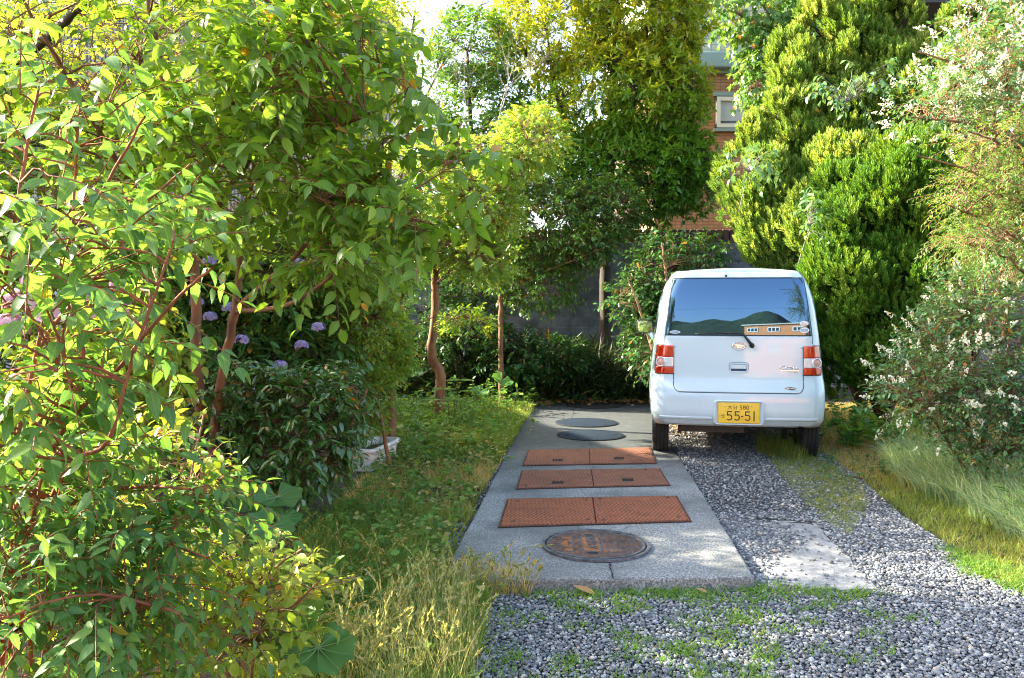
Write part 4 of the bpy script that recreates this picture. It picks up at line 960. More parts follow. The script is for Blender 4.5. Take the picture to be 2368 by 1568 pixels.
plant('cherry_tree', 'slimmer leaning cherry stem that forks low and reaches right over the garden', 'tree', b2,
      [([b2, pv(500, 950, 4.8), pv(545, 715, 4.6)], .030, .026),
       ([pv(545, 715, 4.6), pv(560, 560, 4.5), pv(590, 360, 4.3), pv(640, 100, 4.2)], .022, .008),
       ([pv(545, 715, 4.6), pv(630, 640, 4.4), pv(760, 520, 4.1), pv(880, 400, 3.9)], .018, .005),
       ([pv(545, 720, 4.6), pv(650, 710, 4.4), pv(740, 660, 4.2), pv(850, 560, 3.9), pv(960, 500, 3.7)], .016, .004),
       ([pv(600, 330, 4.3), pv(760, 300, 4.0), pv(900, 240, 3.8), pv(980, 200, 3.7)], .012, .003),
       ([pv(760, 520, 4.1), pv(900, 470, 3.8), pv(1020, 400, 3.6)], .010, .003)],
      [E_(900, 330, 3.9, 45, 25, .15, .12), E_(860, 100, 3.9, 50, 40, .2, .18), E_(580, 370, 4.1, 190, 170, .6, 1.35), E_(680, 170, 3.9, 90, 160, .5, 1.0), E_(770, 450, 3.8, 75, 50, .3, .4), E_(950, 205, 3.7, 40, 25, .2, .12), E_(1050, 375, 3.6, 50, 25, .15, .10), E_(970, 520, 3.7, 50, 20, .2, .12), E_(790, 590, 3.9, 80, 35, .25, .25)],
      420, T_ch, lm_cherry, bk_cherry, (.18, .34), 10, (.075, .108), .28, .5, .85, hang=.34, updir=(.45, 0, .8), shell=.1, nb=60, twig=.0022)
bo_ = (-4.3, 5.6, float(gzl(-4.3, 5.6)))  # bough is visible; the crown, mostly out of frame, is added to shade the gravel
plant('garden_tree', 'dark-limbed tree at the left edge with a thick bough in the top left corner, its mostly unseen crown added for shade', 'tree', bo_,
      [([bo_, (-4.25, 5.5, 1.5), (-4.2, 5.3, 2.8), (-4.0, 5.1, 4.4)], .07, .02), ([(-4.22, 5.4, 2.2), pv(60, 130, 4.6), pv(170, 30, 4.2), pv(260, -40, 4.0)], .035, .012), ([(-4.2, 5.4, 1.9), (-3.7, 4.6, 2.7), (-3.3, 4.3, 3.2)], .03, .01)],
      [((-4.3, 5.4, 3.0), (1.0, 1.4, .75), 1.3), ((-4.2, 5.2, 2.1), (.8, .85, .8), 1.0), ((-3.9, 6.6, 2.3), (.9, .9, .9), .8), ((-3.6, 4.8, 3.7), (.5, .5, .4), .25)], 1200, T_s, lm_cherry, bk_dark, (.18, .34), 10, (.08, .11), .3, .3, .8, hang=.4, shell=.1, nb=60)
# sunlit growth behind the cherries
for (nm, lb, d, env, n, lm_, tm) in (
    ('garden_tree', 'sunlit yellow-green tree behind the cherry crowns at upper left', 7.6, [E_(300, 150, 7.4, 420, 280, 1.2, 2), E_(760, 120, 7.2, 190, 200, .8, 1)], 2300, lm_yel, T_s),
    ('garden_shrub', 'tall loose bright green shrub behind the twin cherry trunks', 6.8, [E_(200, 600, 6.6, 330, 190, .8, 1.4), E_(640, 560, 6.8, 270, 150, .7, 1), E_(330, 850, 6.2, 260, 170, .6, 1)], 1500, lm_yel, T_s),
    ('garden_shrub', 'low pale yellow-green shrub lit from behind, left of the trunks', 4.2, [E_(180, 980, 3.7, 170, 150, .4, 1), E_(260, 830, 4.0, 90, 90, .3, .5)], 520, lm_yel, T_ch)):
    bb = foot(env[0][0][0]/d*FPX+1183 if False else {7.6: 420, 6.8: 350, 4.2: 300}[d], d)
    c_ = env[0][0]
    plant(nm, lb, 'tree' if 'tree' in nm else 'shrub', bb, [([bb, (bb[0]+.1, bb[1], bb[2]+.6), (c_[0], c_[1], c_[2])], .04 if d > 5 else .014, .01), ([(bb[0], bb[1], bb[2]+.3), env[-1][0]], .02 if d > 5 else .010, .006)],
          env, n, tm, lm_, bk_brown, (.15, .32), 9, (.06, .09) if d > 5 else (.05, .075), .3, .4, .8, hang=.3, shell=.15, nb=40)
# near arching shrubs with opposite leaves
def arch(base, pts, r=.008): return ([base]+[pv(*p) for p in pts], r, .003)
b3 = foot(-40, 2.5)
stems = [arch(b3, [(20, 1150, 2.4), (130, 640, 2.3), (250, 420, 2.2), (335, 270, 2.1)]), arch(b3, [(60, 1000, 2.4), (160, 760, 2.3), (170, 480, 2.3), (185, 200, 2.3)]), arch(b3, [(100, 1100, 2.2), (260, 870, 2.1), (400, 700, 2.0), (490, 620, 1.95)]),
         arch(b3, [(-20, 900, 2.2), (20, 600, 2.1), (60, 350, 2.1), (90, 200, 2.1)]), arch(b3, [(120, 1150, 2.1), (250, 1020, 2.0), (300, 850, 2.0), (400, 560, 2.05)]), arch(b3, [(60, 900, 2.5), (230, 640, 2.5), (330, 480, 2.4), (440, 380, 2.4)])]
plant('arching_shrub', 'nearest shrub at far left, long reddish stems with paired pointed leaves', 'shrub', b3, stems,
      [E_(110, 420, 2.2, 190, 240, .35, 1.3), E_(90, 760, 2.1, 190, 230, .35, 1.4), E_(270, 600, 2.1, 110, 140, .3, .5), E_(20, 1050, 2.0, 120, 160, .3, .8)], 150, T_we, lm_weig, bk_red,
      (.22, .38), 12, (.06, .085), .35, .55, .6, hang=.45, shell=.1, opp=True, nb=14, twig=.0024, updir=(.45, 0, .9))
b4 = foot(60, 2.6)
plant('arching_shrub', 'low dark green shrub in the bottom left corner, leaves in neat pairs', 'shrub', b4,
      [arch(b4, [(150, 1350, 2.4), (330, 1250, 2.2), (480, 1290, 2.05)]), arch(b4, [(60, 1400, 2.2), (30, 1300, 2.0)]), arch(b4, [(150, 1200, 2.3), (300, 1130, 2.2), (440, 1130, 2.1)]), arch(b4, [(200, 1450, 2.2), (330, 1400, 2.0), (420, 1420, 1.9)])],
      [E_(150, 1200, 2.2, 230, 130, .3, 1), E_(100, 1400, 2.0, 200, 150, .3, 1), E_(330, 1180, 2.2, 140, 90, .2, .6), E_(300, 1350, 2.1, 140, 110, .25, .6)], 330, T_we, lm_weig, bk_red,
      (.16, .30), 12, (.042, .058), .45, .25, .8, hang=.35, shell=.1, opp=True, nb=20, twig=.0018)
b5 = foot(560, 2.75)
plant('young_shrub', 'backlit yellow-green shrub with copper young tips, low at left of the tall grass', 'shrub', b5,
      [arch(b5, [(420, 1380, 2.7), (300, 1330, 2.6)], .007), arch(b5, [(560, 1400, 2.7), (640, 1310, 2.6), (705, 1265, 2.5)], .006), arch(b5, [(480, 1350, 2.7), (440, 1150, 2.7), (470, 960, 2.8)], .007), arch(b5, [(600, 1450, 2.6), (680, 1400, 2.5), (740, 1340, 2.45)], .006)],
      [E_(430, 1365, 2.7, 150, 85, .25, 1.1), E_(620, 1370, 2.6, 100, 55, .2, .5), E_(370, 1080, 2.8, 70, 90, .2, .4), E_(520, 1470, 2.5, 170, 80, .2, .6)], 270, T_ch, lm_yel, bk_brown,
      (.10, .22), 7, (.042, .062), .2, .45, .8, hang=.2, shell=.1, nb=16, twig=.0018)
# tall whorled stem of a goldenrod
def wand(name, label, cat, base, top, n, ls, lm_, r=.0045, bend=.03, tm=T_lan, seedr=0):
    o = empty(name, base, 0, label, cat); b = np.array(base); t = np.array(top); k = 14; s_ = np.linspace(0, 1, k)[:, None]
    pl = b*(1-s_)+t*s_+np.array([bend, 0, 0])*np.sin(s_*math.pi); a = Acc(); tubes(a, pl[None], np.array([r]), np.array([r*.4]), 7); a.build('stem', bk_green, o, offset=base)
    f = Acc(); u = .12+.88*np.linspace(0, 1, n)**.9; Q = b*(1-u[:, None])+t*u[:, None]+np.array([bend, 0, 0])*np.sin(u*math.pi)[:, None]
    ph = np.arange(n)*2.4; el = .25+.9*u**4; D = np.stack([np.cos(ph), np.sin(ph)*.8, el], 1); D[:, 2] -= (1-u)*.25
    inst(f, tm, Q, D, np.tile([0, 0, 1.], (n, 1))+RNG.normal(size=(n, 3))*.1, RNG.uniform(*ls, n)*(1-.35*np.abs(u-.5)), RNG.random(n)*.9); f.build('leaves', lm_, o, offset=base); return o
T_lann = leaf_t(.20, fold=.2, droop=.25, prof=(.2, .9, 1, .6, 0))
bs = foot(352, 2.2); wand('goldenrod', 'tall upright weed stem ringed with narrow leaves, near the bottom left edge', 'plant', bs, pv(368, 1175, 2.2), 74, (.075, .11), lm_weig, .0045, .01, T_lann)
# spiky pale head catching sun
o = empty('spiky_weed', foot(440, 2.6), 0, 'white-lit spiky narrow-leaved tuft glowing beside the butterbur', 'plant'); bpos = o.location.copy()
f = Acc(); n = 90; q0 = np.array(pv(415, 1250, 2.55)); th = RNG.random(n)*6.28; D = np.stack([np.cos(th)*.8+.35, np.sin(th)*.5, RNG.uniform(.0, 1., n)], 1)
inst(f, leaf_t(.07, fold=.1, droop=.3, prof=(.8, 1, 1, .8, 0)), np.tile(q0, (n, 1))+RNG.normal(size=(n, 3))*[.02, .02, .05], D, np.tile([0, 0, 1.], (n, 1)), RNG.uniform(.09, .16, n), RNG.random(n)); f.build('leaves', lm_straw, o, offset=bpos)
a = Acc(); tubes(a, spline([bpos, q0], 8)[None], np.array([.005]), np.array([.003]), 6); a.build('stem', bk_green, o, offset=bpos)

# hydrangeas
def florets(tips, n, r, lm_, o, off, sz=.014, flat=.75, name='flower_head', split=False):
    for i, t in enumerate(tips):
        f = Acc(); d = rnd_dir(n); d[:, 2] = np.abs(d[:, 2])*1.0-.15; d = nrm(d); Q = np.array(t)+d*np.array([r, r, r*flat]); 
        quad = (np.array([(-.5, -.5, 0), (.5, -.5, 0), (.5, .5, 0), (-.5, .5, 0), (0, 0, -.1)]), [np.array([(0, 1, 4), (1, 2, 4), (2, 3, 4), (3, 0, 4)])])
        tang = nrm(np.cross(d, RNG.normal(size=(n, 3)))); inst(f, quad, Q, tang, d, RNG.uniform(.7, 1.3, n)*sz*2, RNG.random(n)); f.build(name, lm_, o, offset=off)
bh = foot(620, 6.2)
o, tips, _ = plant('hydrangea', 'lilac hydrangea bush with small flower heads behind the slimmer cherry stem', 'shrub', bh,
      [([bh, pv(600, 860, 6.0), pv(560, 780, 5.9)], .012, .006), ([bh, pv(680, 850, 6.0), pv(700, 780, 5.9)], .012, .006), ([bh, pv(520, 830, 6.1), pv(480, 740, 6.0)], .01, .005)],
      [E_(620, 860, 6.0, 200, 140, .4, 1), E_(520, 740, 6.1, 150, 110, .4, .7), E_(700, 760, 6.1, 110, 110, .35, .5), E_(560, 640, 6.3, 180, 90, .4, .8)], 800, T_camn, lm_shade, bk_brown, (.12, .24), 8, (.09, .13), .15, .6, .6, hang=.35, shell=.3, nb=16, crown='foliage', trunk='stems')
florets([pv(*q) for q in ((558, 787, 5.45), (697, 800, 5.5), (648, 846, 5.4), (752, 890, 5.4), (736, 758, 5.5), (600, 905, 5.4), (486, 733, 5.5), (690, 610, 5.6), (455, 700, 5.5), (530, 712, 5.5), (484, 605, 5.5))], 54, .045, lm_lilac, o, bh)
bh = foot(60, 4.2)
o, tips, _ = plant('hydrangea', 'pink hydrangea glowing in sun behind the stems at far left', 'shrub', bh, [([bh, pv(60, 900, 4.1), pv(70, 760, 4.0)], .012, .006), ([bh, pv(150, 880, 4.1), pv(180, 740, 4.0)], .01, .005)],
      [E_(90, 850, 4.0, 170, 130, .3, 1)], 120, T_camn, lm_shade, bk_brown, (.12, .22), 7, (.08, .11), .15, .6, .6, hang=.35, shell=.3, crown='foliage', trunk='stems')
florets([pv(*q) for q in ((55, 700, 3.6), (130, 735, 3.6), (95, 660, 3.7), (180, 690, 3.7), (250, 720, 3.7), (20, 760, 3.6), (300, 660, 3.8))], 120, .085, lm_pink, o, bh, .016)
# camellia
bc = foot(700, 5.3)
plant('camellia', 'glossy dark camellia bush beside the white planter', 'shrub', bc,
      [([bc, pv(640, 1000, 5.2), pv(600, 900, 5.1)], .02, .008), ([bc, pv(700, 980, 5.1), pv(720, 860, 5.0)], .02, .008), ([bc, pv(800, 1000, 5.2), pv(850, 900, 5.1)], .018, .006)],
      [E_(680, 1000, 5.0, 140, 130, .35, 1.5), E_(780, 920, 5.4, 50, 60, .25, .35), E_(560, 940, 5.0, 80, 90, .25, .4)], 760, T_camn, lm_cam, bk_brown, (.10, .20), 8, (.055, .08), .25, .35, .8, hang=.45, shell=.55, nb=24, crown='foliage', trunk='stems')
bc = foot(900, 6.6)
plant('clipped_shrub', 'small bushy shrub with bright tips standing behind the white planter', 'shrub', bc, [([bc, pv(880, 960, 6.5), pv(860, 900, 6.5)], .02, .006)],
      [E_(850, 910, 6.7, 55, 75, .28, 1)], 260, T_s, lm_maple, bk_brown, (.08, .16), 8, (.05, .07), .2, .4, .8, shell=.5, nb=8, crown='foliage', trunk='stems')
bz_ = foot(660, 6.0)
plant('garden_shrub', 'fresh green small-leaved shrub filling the space behind the slimmer cherry stem', 'shrub', bz_,
      [([bz_, pv(660, 850, 6.0), pv(650, 700, 6.0), pv(640, 600, 5.9)], .025, .008), ([pv(655, 800, 6.0), pv(760, 720, 6.1), pv(830, 690, 6.2)], .015, .005)],
      [E_(640, 610, 5.9, 170, 80, .3, 1), E_(810, 700, 6.2, 100, 110, .3, .8), E_(660, 730, 6.1, 120, 70, .3, .5), E_(440, 640, 5.9, 120, 100, .3, .5)], 1500, T_s, lm_maple, bk_brown, (.09, .2), 9, (.045, .065), .2, .35, .85, hang=.3, shell=.25, nb=40)
# layered holly-like shrub
bx_ = foot(905, 7.3)
plant('layered_shrub', 'tall small-leaved shrub in layers left of the curved orange-brown trunk', 'shrub', bx_,
      [([bx_, pv(905, 860, 7.3), pv(900, 760, 7.2), pv(860, 600, 7.1)], .045, .014), ([pv(902, 800, 7.2), pv(820, 730, 7.1), pv(740, 690, 7.0)], .022, .008), ([pv(900, 740, 7.2), pv(960, 640, 7.2)], .02, .006), ([pv(895, 700, 7.2), pv(800, 600, 7.1)], .018, .006)],
      [E_(800, 830, 6.9, 90, 60, .4, .6), E_(830, 560, 7.2, 170, 55, .5, 1), E_(840, 650, 7.1, 120, 55, .5, 1), E_(830, 760, 7.1, 120, 60, .5, 1.1), E_(880, 830, 7.2, 80, 40, .4, .5), E_(760, 690, 7.0, 110, 60, .4, .7), E_(1080, 745, 7.6, 60, 16, .25, .18), E_(920, 500, 7.4, 80, 60, .4, .6)],
      2500, T_s, lm_maple, bk_brown, (.07, .16), 8, (.052, .075), .15, .25, .9, hang=.3, shell=.4, nb=40)
# maple with the curved trunk
bm_ = foot(1012, 9.3)
plant('maple_tree', 'maple with feathery star leaves above the curved orange-brown trunk', 'tree', bm_,
      [([bm_, pv(1018, 870, 9.25), pv(998, 820, 9.2), pv(1006, 720, 9.1), pv(1006, 640, 9.1), pv(1015, 520, 9.0)], .066, .036), ([pv(1008, 620, 9.1), pv(930, 500, 8.9), pv(860, 420, 8.8)], .035, .01), ([pv(1015, 520, 9.0), pv(1100, 420, 8.8), pv(1220, 330, 8.7)], .034, .008),
       ([pv(1015, 520, 9.0), pv(1020, 420, 9.0), pv(1000, 300, 9.0)], .02, .006), ([pv(1010, 560, 9.0), pv(1080, 540, 8.7), pv(1150, 530, 8.6)], .02, .006)],
      [E_(1110, 470, 8.6, 95, 90, .5, 1.6), E_(1110, 600, 8.5, 70, 45, .4, .6), E_(1230, 320, 8.7, 75, 70, .4, 1.0), E_(1170, 385, 8.7, 60, 45, .4, .4), E_(950, 430, 8.7, 110, 90, .5, 1.0), E_(900, 570, 8.6, 110, 60, .5, .6), E_(1060, 360, 9.0, 110, 50, .4, .3), E_(1020, 560, 8.8, 90, 40, .4, .5)],
      2300, T_maple, lm_maple, bk_brown, (.10, .20), 8, (.035, .052), .35, .1, .9, hang=.35, shell=.35, nb=60, twig=.0022)
# evergreen camellia tree by the wall, with a thin straight trunk
be = foot(1158, 10.6)
plant('evergreen_tree', 'slender glossy-leaved evergreen whose boughs hang before the block wall', 'tree', be,
      [([be, pv(1158, 760, 10.6), pv(1156, 640, 10.6), pv(1150, 520, 10.7), pv(1160, 400, 10.8)], .038, .02), ([pv(1157, 690, 10.6), pv(1230, 640, 10.5), pv(1330, 600, 10.4), pv(1400, 570, 10.4)], .02, .005), ([pv(1155, 600, 10.6), pv(1260, 530, 10.6), pv(1360, 450, 10.6)], .02, .006)],
      [E_(1270, 520, 10.8, 150, 110, .5, 1.8), E_(1180, 420, 10.9, 100, 110, .5, 1), E_(1350, 565, 10.5, 70, 35, .3, .4), E_(1400, 480, 10.9, 90, 70, .4, .8), E_(1180, 610, 10.6, 70, 60, .3, .4), E_(1250, 660, 10.6, 90, 50, .3, .6)],
      2500, T_s, lm_dark, bk_brown, (.12, .22), 8, (.06, .085), .3, .2, .85, hang=.4, shell=.35, nb=50)
for lb_, x_, e_, n_ in (('dark shade shrub against the wall behind the maple trunk', 1080, [E_(1080, 740, 11.2, 85, 110, .4, 1), E_(1000, 700, 11.4, 80, 120, .4, .8)], 700),
                      ('low dark bush in front of the block wall left of the bush by the car', 1270, [E_(1270, 830, 11.3, 100, 45, .4, 1), E_(1180, 820, 11.0, 80, 60, .4, .8)], 520)):
    b_ = foot(x_, 11.3); plant('shade_shrub', lb_, 'shrub', b_, [([b_, (b_[0], b_[1]-.05, b_[2]+.5)], .02, .01)], e_, n_, T_s, lm_shade, bk_dark, (.10, .22), 8, (.06, .10), .25, .4, .8, shell=.4, nb=20, crown='foliage', trunk='stems')
# the tall evergreen that fills the upper middle
bt = foot(1400, 12.0)
plant('broadleaf_evergreen', 'tall evergreen tree with whorled leaves, sunlight coloured gold into its top, in the upper middle', 'tree', bt,
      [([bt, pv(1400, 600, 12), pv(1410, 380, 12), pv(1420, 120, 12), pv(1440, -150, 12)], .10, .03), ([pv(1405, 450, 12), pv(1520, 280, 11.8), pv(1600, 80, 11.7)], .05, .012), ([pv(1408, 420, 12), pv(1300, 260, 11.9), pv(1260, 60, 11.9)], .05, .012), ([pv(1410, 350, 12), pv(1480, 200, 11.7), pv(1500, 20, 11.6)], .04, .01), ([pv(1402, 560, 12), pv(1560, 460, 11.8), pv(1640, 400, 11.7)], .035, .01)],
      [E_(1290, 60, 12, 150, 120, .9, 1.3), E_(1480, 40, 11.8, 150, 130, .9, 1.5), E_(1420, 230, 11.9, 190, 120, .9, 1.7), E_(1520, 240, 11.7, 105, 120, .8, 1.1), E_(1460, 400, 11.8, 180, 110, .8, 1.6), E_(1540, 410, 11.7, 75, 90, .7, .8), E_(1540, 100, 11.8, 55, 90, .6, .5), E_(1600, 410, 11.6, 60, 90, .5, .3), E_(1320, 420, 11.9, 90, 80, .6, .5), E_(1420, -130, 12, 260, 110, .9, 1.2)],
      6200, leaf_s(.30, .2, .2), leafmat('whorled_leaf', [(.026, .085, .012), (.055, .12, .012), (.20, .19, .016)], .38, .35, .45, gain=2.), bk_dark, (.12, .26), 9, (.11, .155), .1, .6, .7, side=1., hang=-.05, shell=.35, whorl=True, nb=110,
      lrnd=lambda Q, r: np.clip(r*.55+np.clip((Q[:, 2]-3.2)/3.5, -.15, .42), 0, .97))  # leaf colour turns gold with height, standing in for sun on the top
bt = foot(1090, 11.6)
plant('broadleaf_evergreen', 'darker round-topped evergreen left of the tallest one, behind the bare twigs', 'tree', bt,
      [([bt, pv(1095, 600, 11.6), pv(1090, 350, 11.6), pv(1080, 120, 11.6)], .07, .02), ([pv(1090, 400, 11.6), pv(1010, 250, 11.5)], .03, .008), ([pv(1090, 350, 11.6), pv(1180, 200, 11.6)], .03, .008)],
      [E_(1090, 120, 11.6, 95, 90, .6, 1), E_(1110, 260, 11.6, 130, 110, .6, 1.4), E_(1020, 330, 11.6, 50, 70, .5, .4), E_(1180, 330, 11.6, 80, 80, .5, .8), E_(1060, 430, 11.5, 120, 90, .5, .8)],
      1600, T_s, lm_dark, bk_dark, (.14, .26), 9, (.075, .105), .15, .4, .8, shell=.4, nb=50)
bt = foot(960, 16)
plant('feathery_tree', 'pale sunlit tree top against the white sky, left of the evergreens', 'tree', bt, [([bt, pv(950, 500, 16), pv(940, 200, 16), pv(960, 20, 16)], .08, .02), ([pv(945, 300, 16), pv(1040, 120, 16), pv(1140, -30, 16)], .03, .008)],
      [E_(960, 70, 16, 90, 55, .6, 1), E_(900, 150, 16, 80, 50, .6, .5), E_(960, 350, 15.5, 90, 60, .6, .6), E_(1120, 10, 16, 80, 30, .6, .4)], 330, T_s, lm_maple, bk_dark, (.15, .3), 8, (.06, .09), .2, .3, .9, nb=40, shell=.2)
# bare twiggy shrub
def bare(name, label, base, tips, r0=.018, seed=3, levels=5, bark=bk_grey, n0=5, ln=.55, spread=.5, shrink=.70):
    rr = random.Random(seed); o = empty(name, base, 0, label, 'shrub'); a = Acc()
    def grow(p, d, l, r, lv):
        k = 5; pts = [p]; dd = d.copy()
        for i in range(k-1):
            dd = (dd+Vector((rr.uniform(-1, 1), rr.uniform(-1, 1), rr.uniform(-.2, .8)))*.14).normalized(); pts.append(pts[-1]+dd*l/(k-1))
        tubes(a, np.array([[tuple(q) for q in pts]]), np.array([r]), np.array([r*.62]), 5)
        if lv > 0:
            for i in range(rr.choice((2, 3, 3))):
                nd = (dd+Vector((rr.uniform(-1, 1), rr.uniform(-1, 1), rr.uniform(-.5, .6)))*spread).normalized(); q = pts[rr.choice((2, 3, 4, 4))]
                grow(q, nd, l*rr.uniform(.6, .85)*shrink/.7, r*.55, lv-1)
    for t in tips:
        t = Vector(t); b = Vector(base); mid = b.lerp(t, .5); tubes(a, spline([b, mid+Vector((rr.uniform(-.1, .1), 0, 0)), t], 10)[None], np.array([r0]), np.array([r0*.6]), 6)
        grow(t, ((t-b).normalized()+Vector((0, 0, .6))).normalized(), ln, r0*.55, levels)
    a.build('branches', bark, o, offset=base); return o
bb = foot(1060, 11.5)
bare('bare_shrub', 'leafless shrub of pale grey twigs standing before the dark evergreen', bb, [pv(1065, 340, 10.75), pv(1150, 300, 10.75), pv(1025, 350, 10.8)], .018, 5, 5, ln=.46, spread=.6)
bare('bare_shrub', 'distant leafless grey shrub against the white sky gap', foot(945, 13), [pv(940, 330, 13)], .02, 9, 5, ln=.6, spread=.6)
# shrub left of the car
bs = foot(1560, 9.4)
plant('evergreen_shrub', 'dense leafy evergreen bush growing behind the car, in front of the wall', 'shrub', bs,
      [([bs, pv(1550, 760, 9.4), pv(1540, 640, 9.5), pv(1530, 560, 9.5)], .035, .01), ([bs, pv(1480, 720, 9.3), pv(1450, 640, 9.3)], .02, .006)],
      [E_(1530, 650, 9.9, 70, 95, .4, 1.3), E_(1510, 770, 9.7, 50, 80, .35, 1.0), E_(1610, 600, 10.1, 50, 45, .3, .5), E_(1460, 690, 9.7, 35, 45, .2, .3)],
      1150, T_s, lm_cam, bk_brown, (.16, .34), 9, (.06, .09), .25, .5, .85, hang=.3, shell=.15, nb=40)
# upper right vine-like tree
bq = foot(1800, 13.2)
plant('heart_leaved_tree', 'leafy branches with heart-shaped leaves hanging before the tiled wall at top', 'tree', (bq[0], 14.2, 0),
      [([(bq[0], 14.2, 0), pv(1830, 300, 13.8), pv(1850, 60, 13.4), pv(1840, -80, 13.2)], .06, .02), ([pv(1850, 60, 13.3), pv(1760, 60, 12.8), pv(1680, 20, 12.6)], .025, .006), ([pv(1850, 100, 13.3), pv(1780, 150, 12.7)], .02, .006)],
      [E_(1760, 30, 12.8, 110, 60, .5, 1.1), E_(1800, 110, 12.8, 80, 70, .5, 1), E_(1750, 190, 12.7, 40, 45, .3, .35), E_(1900, 20, 12.8, 70, 60, .5, .7)], 700, leaf_t(.75, prof=(.3, 1, .8, .4, 0), droop=.3), leafmat('heart_leaf', [(.030, .105, .040), (.05, .14, .04), (.12, .19, .05)], .35, .3, .5), bk_brown, (.15, .3), 8, (.08, .11), .5, .0, .9, hang=.7, shell=.3, nb=30)
# ------------------------------------------------------------------ RIGHT: junipers, privet, feathery branches
def finger_t(seed=1):
    rr = random.Random(seed); V = []; F = []
    for lv, (z0, r) in enumerate(((0, .30), (.25, .27), (.5, .2), (.72, .12))):
        for k in range(5 if lv < 3 else 3):
            a = 6.283*k/5+lv*.7+rr.uniform(-.3, .3); c, s = math.cos(a), math.sin(a); tip = (c*r*1.0, z0+.40+rr.uniform(-.05, .08), s*r*1.0)
            w = .10; b = len(V); V += [(c*.02-s*w/2*1, z0, s*.02+c*w/2), (c*.02+s*w/2, z0, s*.02-c*w/2), (c*r*.8+s*w*.6, z0+.24, s*r*.8-c*w*.6), tip, (c*r*.8-s*w*.6, z0+.24, s*r*.8+c*w*.6)]
            F.append((b, b+1, b+2, b+3, b+4))
    return np.array(V), [np.array(F)]
FT = [finger_t(i) for i in range(4)]
def juniper(label, base, lobes, n, updir=(-.15, 0, 1), sz=(.07, .13), dead=None, lean=.9, lm_=None):
    """lobes: list of (centre, radii): lumpy crown of many upright sprays over a twiggy dark core"""
    o = empty('juniper', base, 0, label, 'tree', 'junipers on the right of the car'); wood = Acc()
    ud = np.array(updir, float)
    vol = np.array([l[1][0]*l[1][2]+l[1][0]*l[1][1] for l in lobes]); vol /= vol.sum(); fol = Acc(); Q = []; Dn = []
    cents = np.array([l[0] for l in lobes]); rads = np.array([l[1] for l in lobes])
    # each lobe carries secondary clumps, and the sprays sit on the clumps
    CL = []
    for c, r in zip(cents, rads):
        m = int(12+58*(r[0]*r[2])**.8); d = rnd_dir(m); d[:, 1] = -np.abs(d[:, 1])*.9+.25*RNG.random(m); d = nrm(d)
        CL.append(np.c_[c+d*r*RNG.uniform(.72, 1.04, m)[:, None], RNG.uniform(.11, .22, m), d])
    CL = np.vstack(CL); k = RNG.integers(0, len(CL), n); d = rnd_dir(n); d = nrm(d+CL[k, 4:7]*.8+ud*.35)
    P_ = CL[k, :3]+d*CL[k, 3:4]*RNG.uniform(.75, 1.05, n)[:, None]*np.array([.95, .95, 1.25])
    D_ = nrm(ud*lean+d*.55+RNG.normal(size=(n, 3))*.16)
    rn = np.clip(RNG.random(n)*.5+RNG.random(len(CL))[k]*.45, 0, 1)
    mi = np.zeros(n, int)
    if dead is not None: mi = np.where(dead(P_), 1, 0)
    for v in range(4):
        for m_ in (0, 1):
            s_ = (np.arange(n) % 4 == v) & (mi == m_)
            if s_.any(): inst(fol, FT[v], P_[s_], D_[s_], RNG.normal(size=(s_.sum(), 3)), RNG.uniform(*sz, s_.sum()), rn[s_], m_)
    # limbs to the clumps
    tr = np.array(base); top = cents[:, :].mean(0)
    j = np.argmin(np.linalg.norm(CL[:, None, :3]-cents[None], axis=-1), 1)
    tubes(wood, np.stack([np.array([tr+(c-tr)*t+np.array([0, 0, .15*math.sin(t*3.1)]) for t in np.linspace(0, 1, 6)]) for c in cents]), np.full(len(cents), .05), np.full(len(cents), .018), 6)
    t = np.linspace(0, 1, 4)[None, :, None]; tubes(wood, cents[j][:, None]*(1-t)+CL[:, None, :3]*t+RNG.normal(size=(len(CL), 4, 3))*.02, np.full(len(CL), .012), np.full(len(CL), .004), 4)
    wood.build('trunk', bk_dark, o, offset=base); fol.build('crown', [lm_ or lm_con, lm_rust], o, offset=base); return o
def lb(x, y, d, rx, ry, dd): k = d/FPX; return (pv(x, y, d), (rx*k, dd, ry*k))
juniper('front juniper, dense dark green column right beside the car', foot(2050, 8.9),
        [lb(1990, 560, 8.6, 80, 80, .4), lb(2060, 480, 8.6, 90, 90, .45), lb(1960, 680, 8.5, 70, 90, .4), lb(2060, 700, 8.5, 100, 110, .5), lb(2000, 810, 8.5, 90, 90, .45), lb(1940, 480, 8.9, 50, 60, .35), lb(2110, 590, 8.6, 70, 90, .4), lb(2090, 830, 8.5, 70, 70, .4), lb(1935, 800, 8.6, 40, 80, .35), lb(1925, 590, 8.7, 40, 70, .35), lb(2000, 640, 8.7, 90, 90, .4), lb(2090, 400, 8.9, 80, 60, .4), lb(2150, 690, 8.7, 60, 100, .4), lb(2150, 520, 8.8, 55, 80, .4)], 17000, sz=(.07, .12))
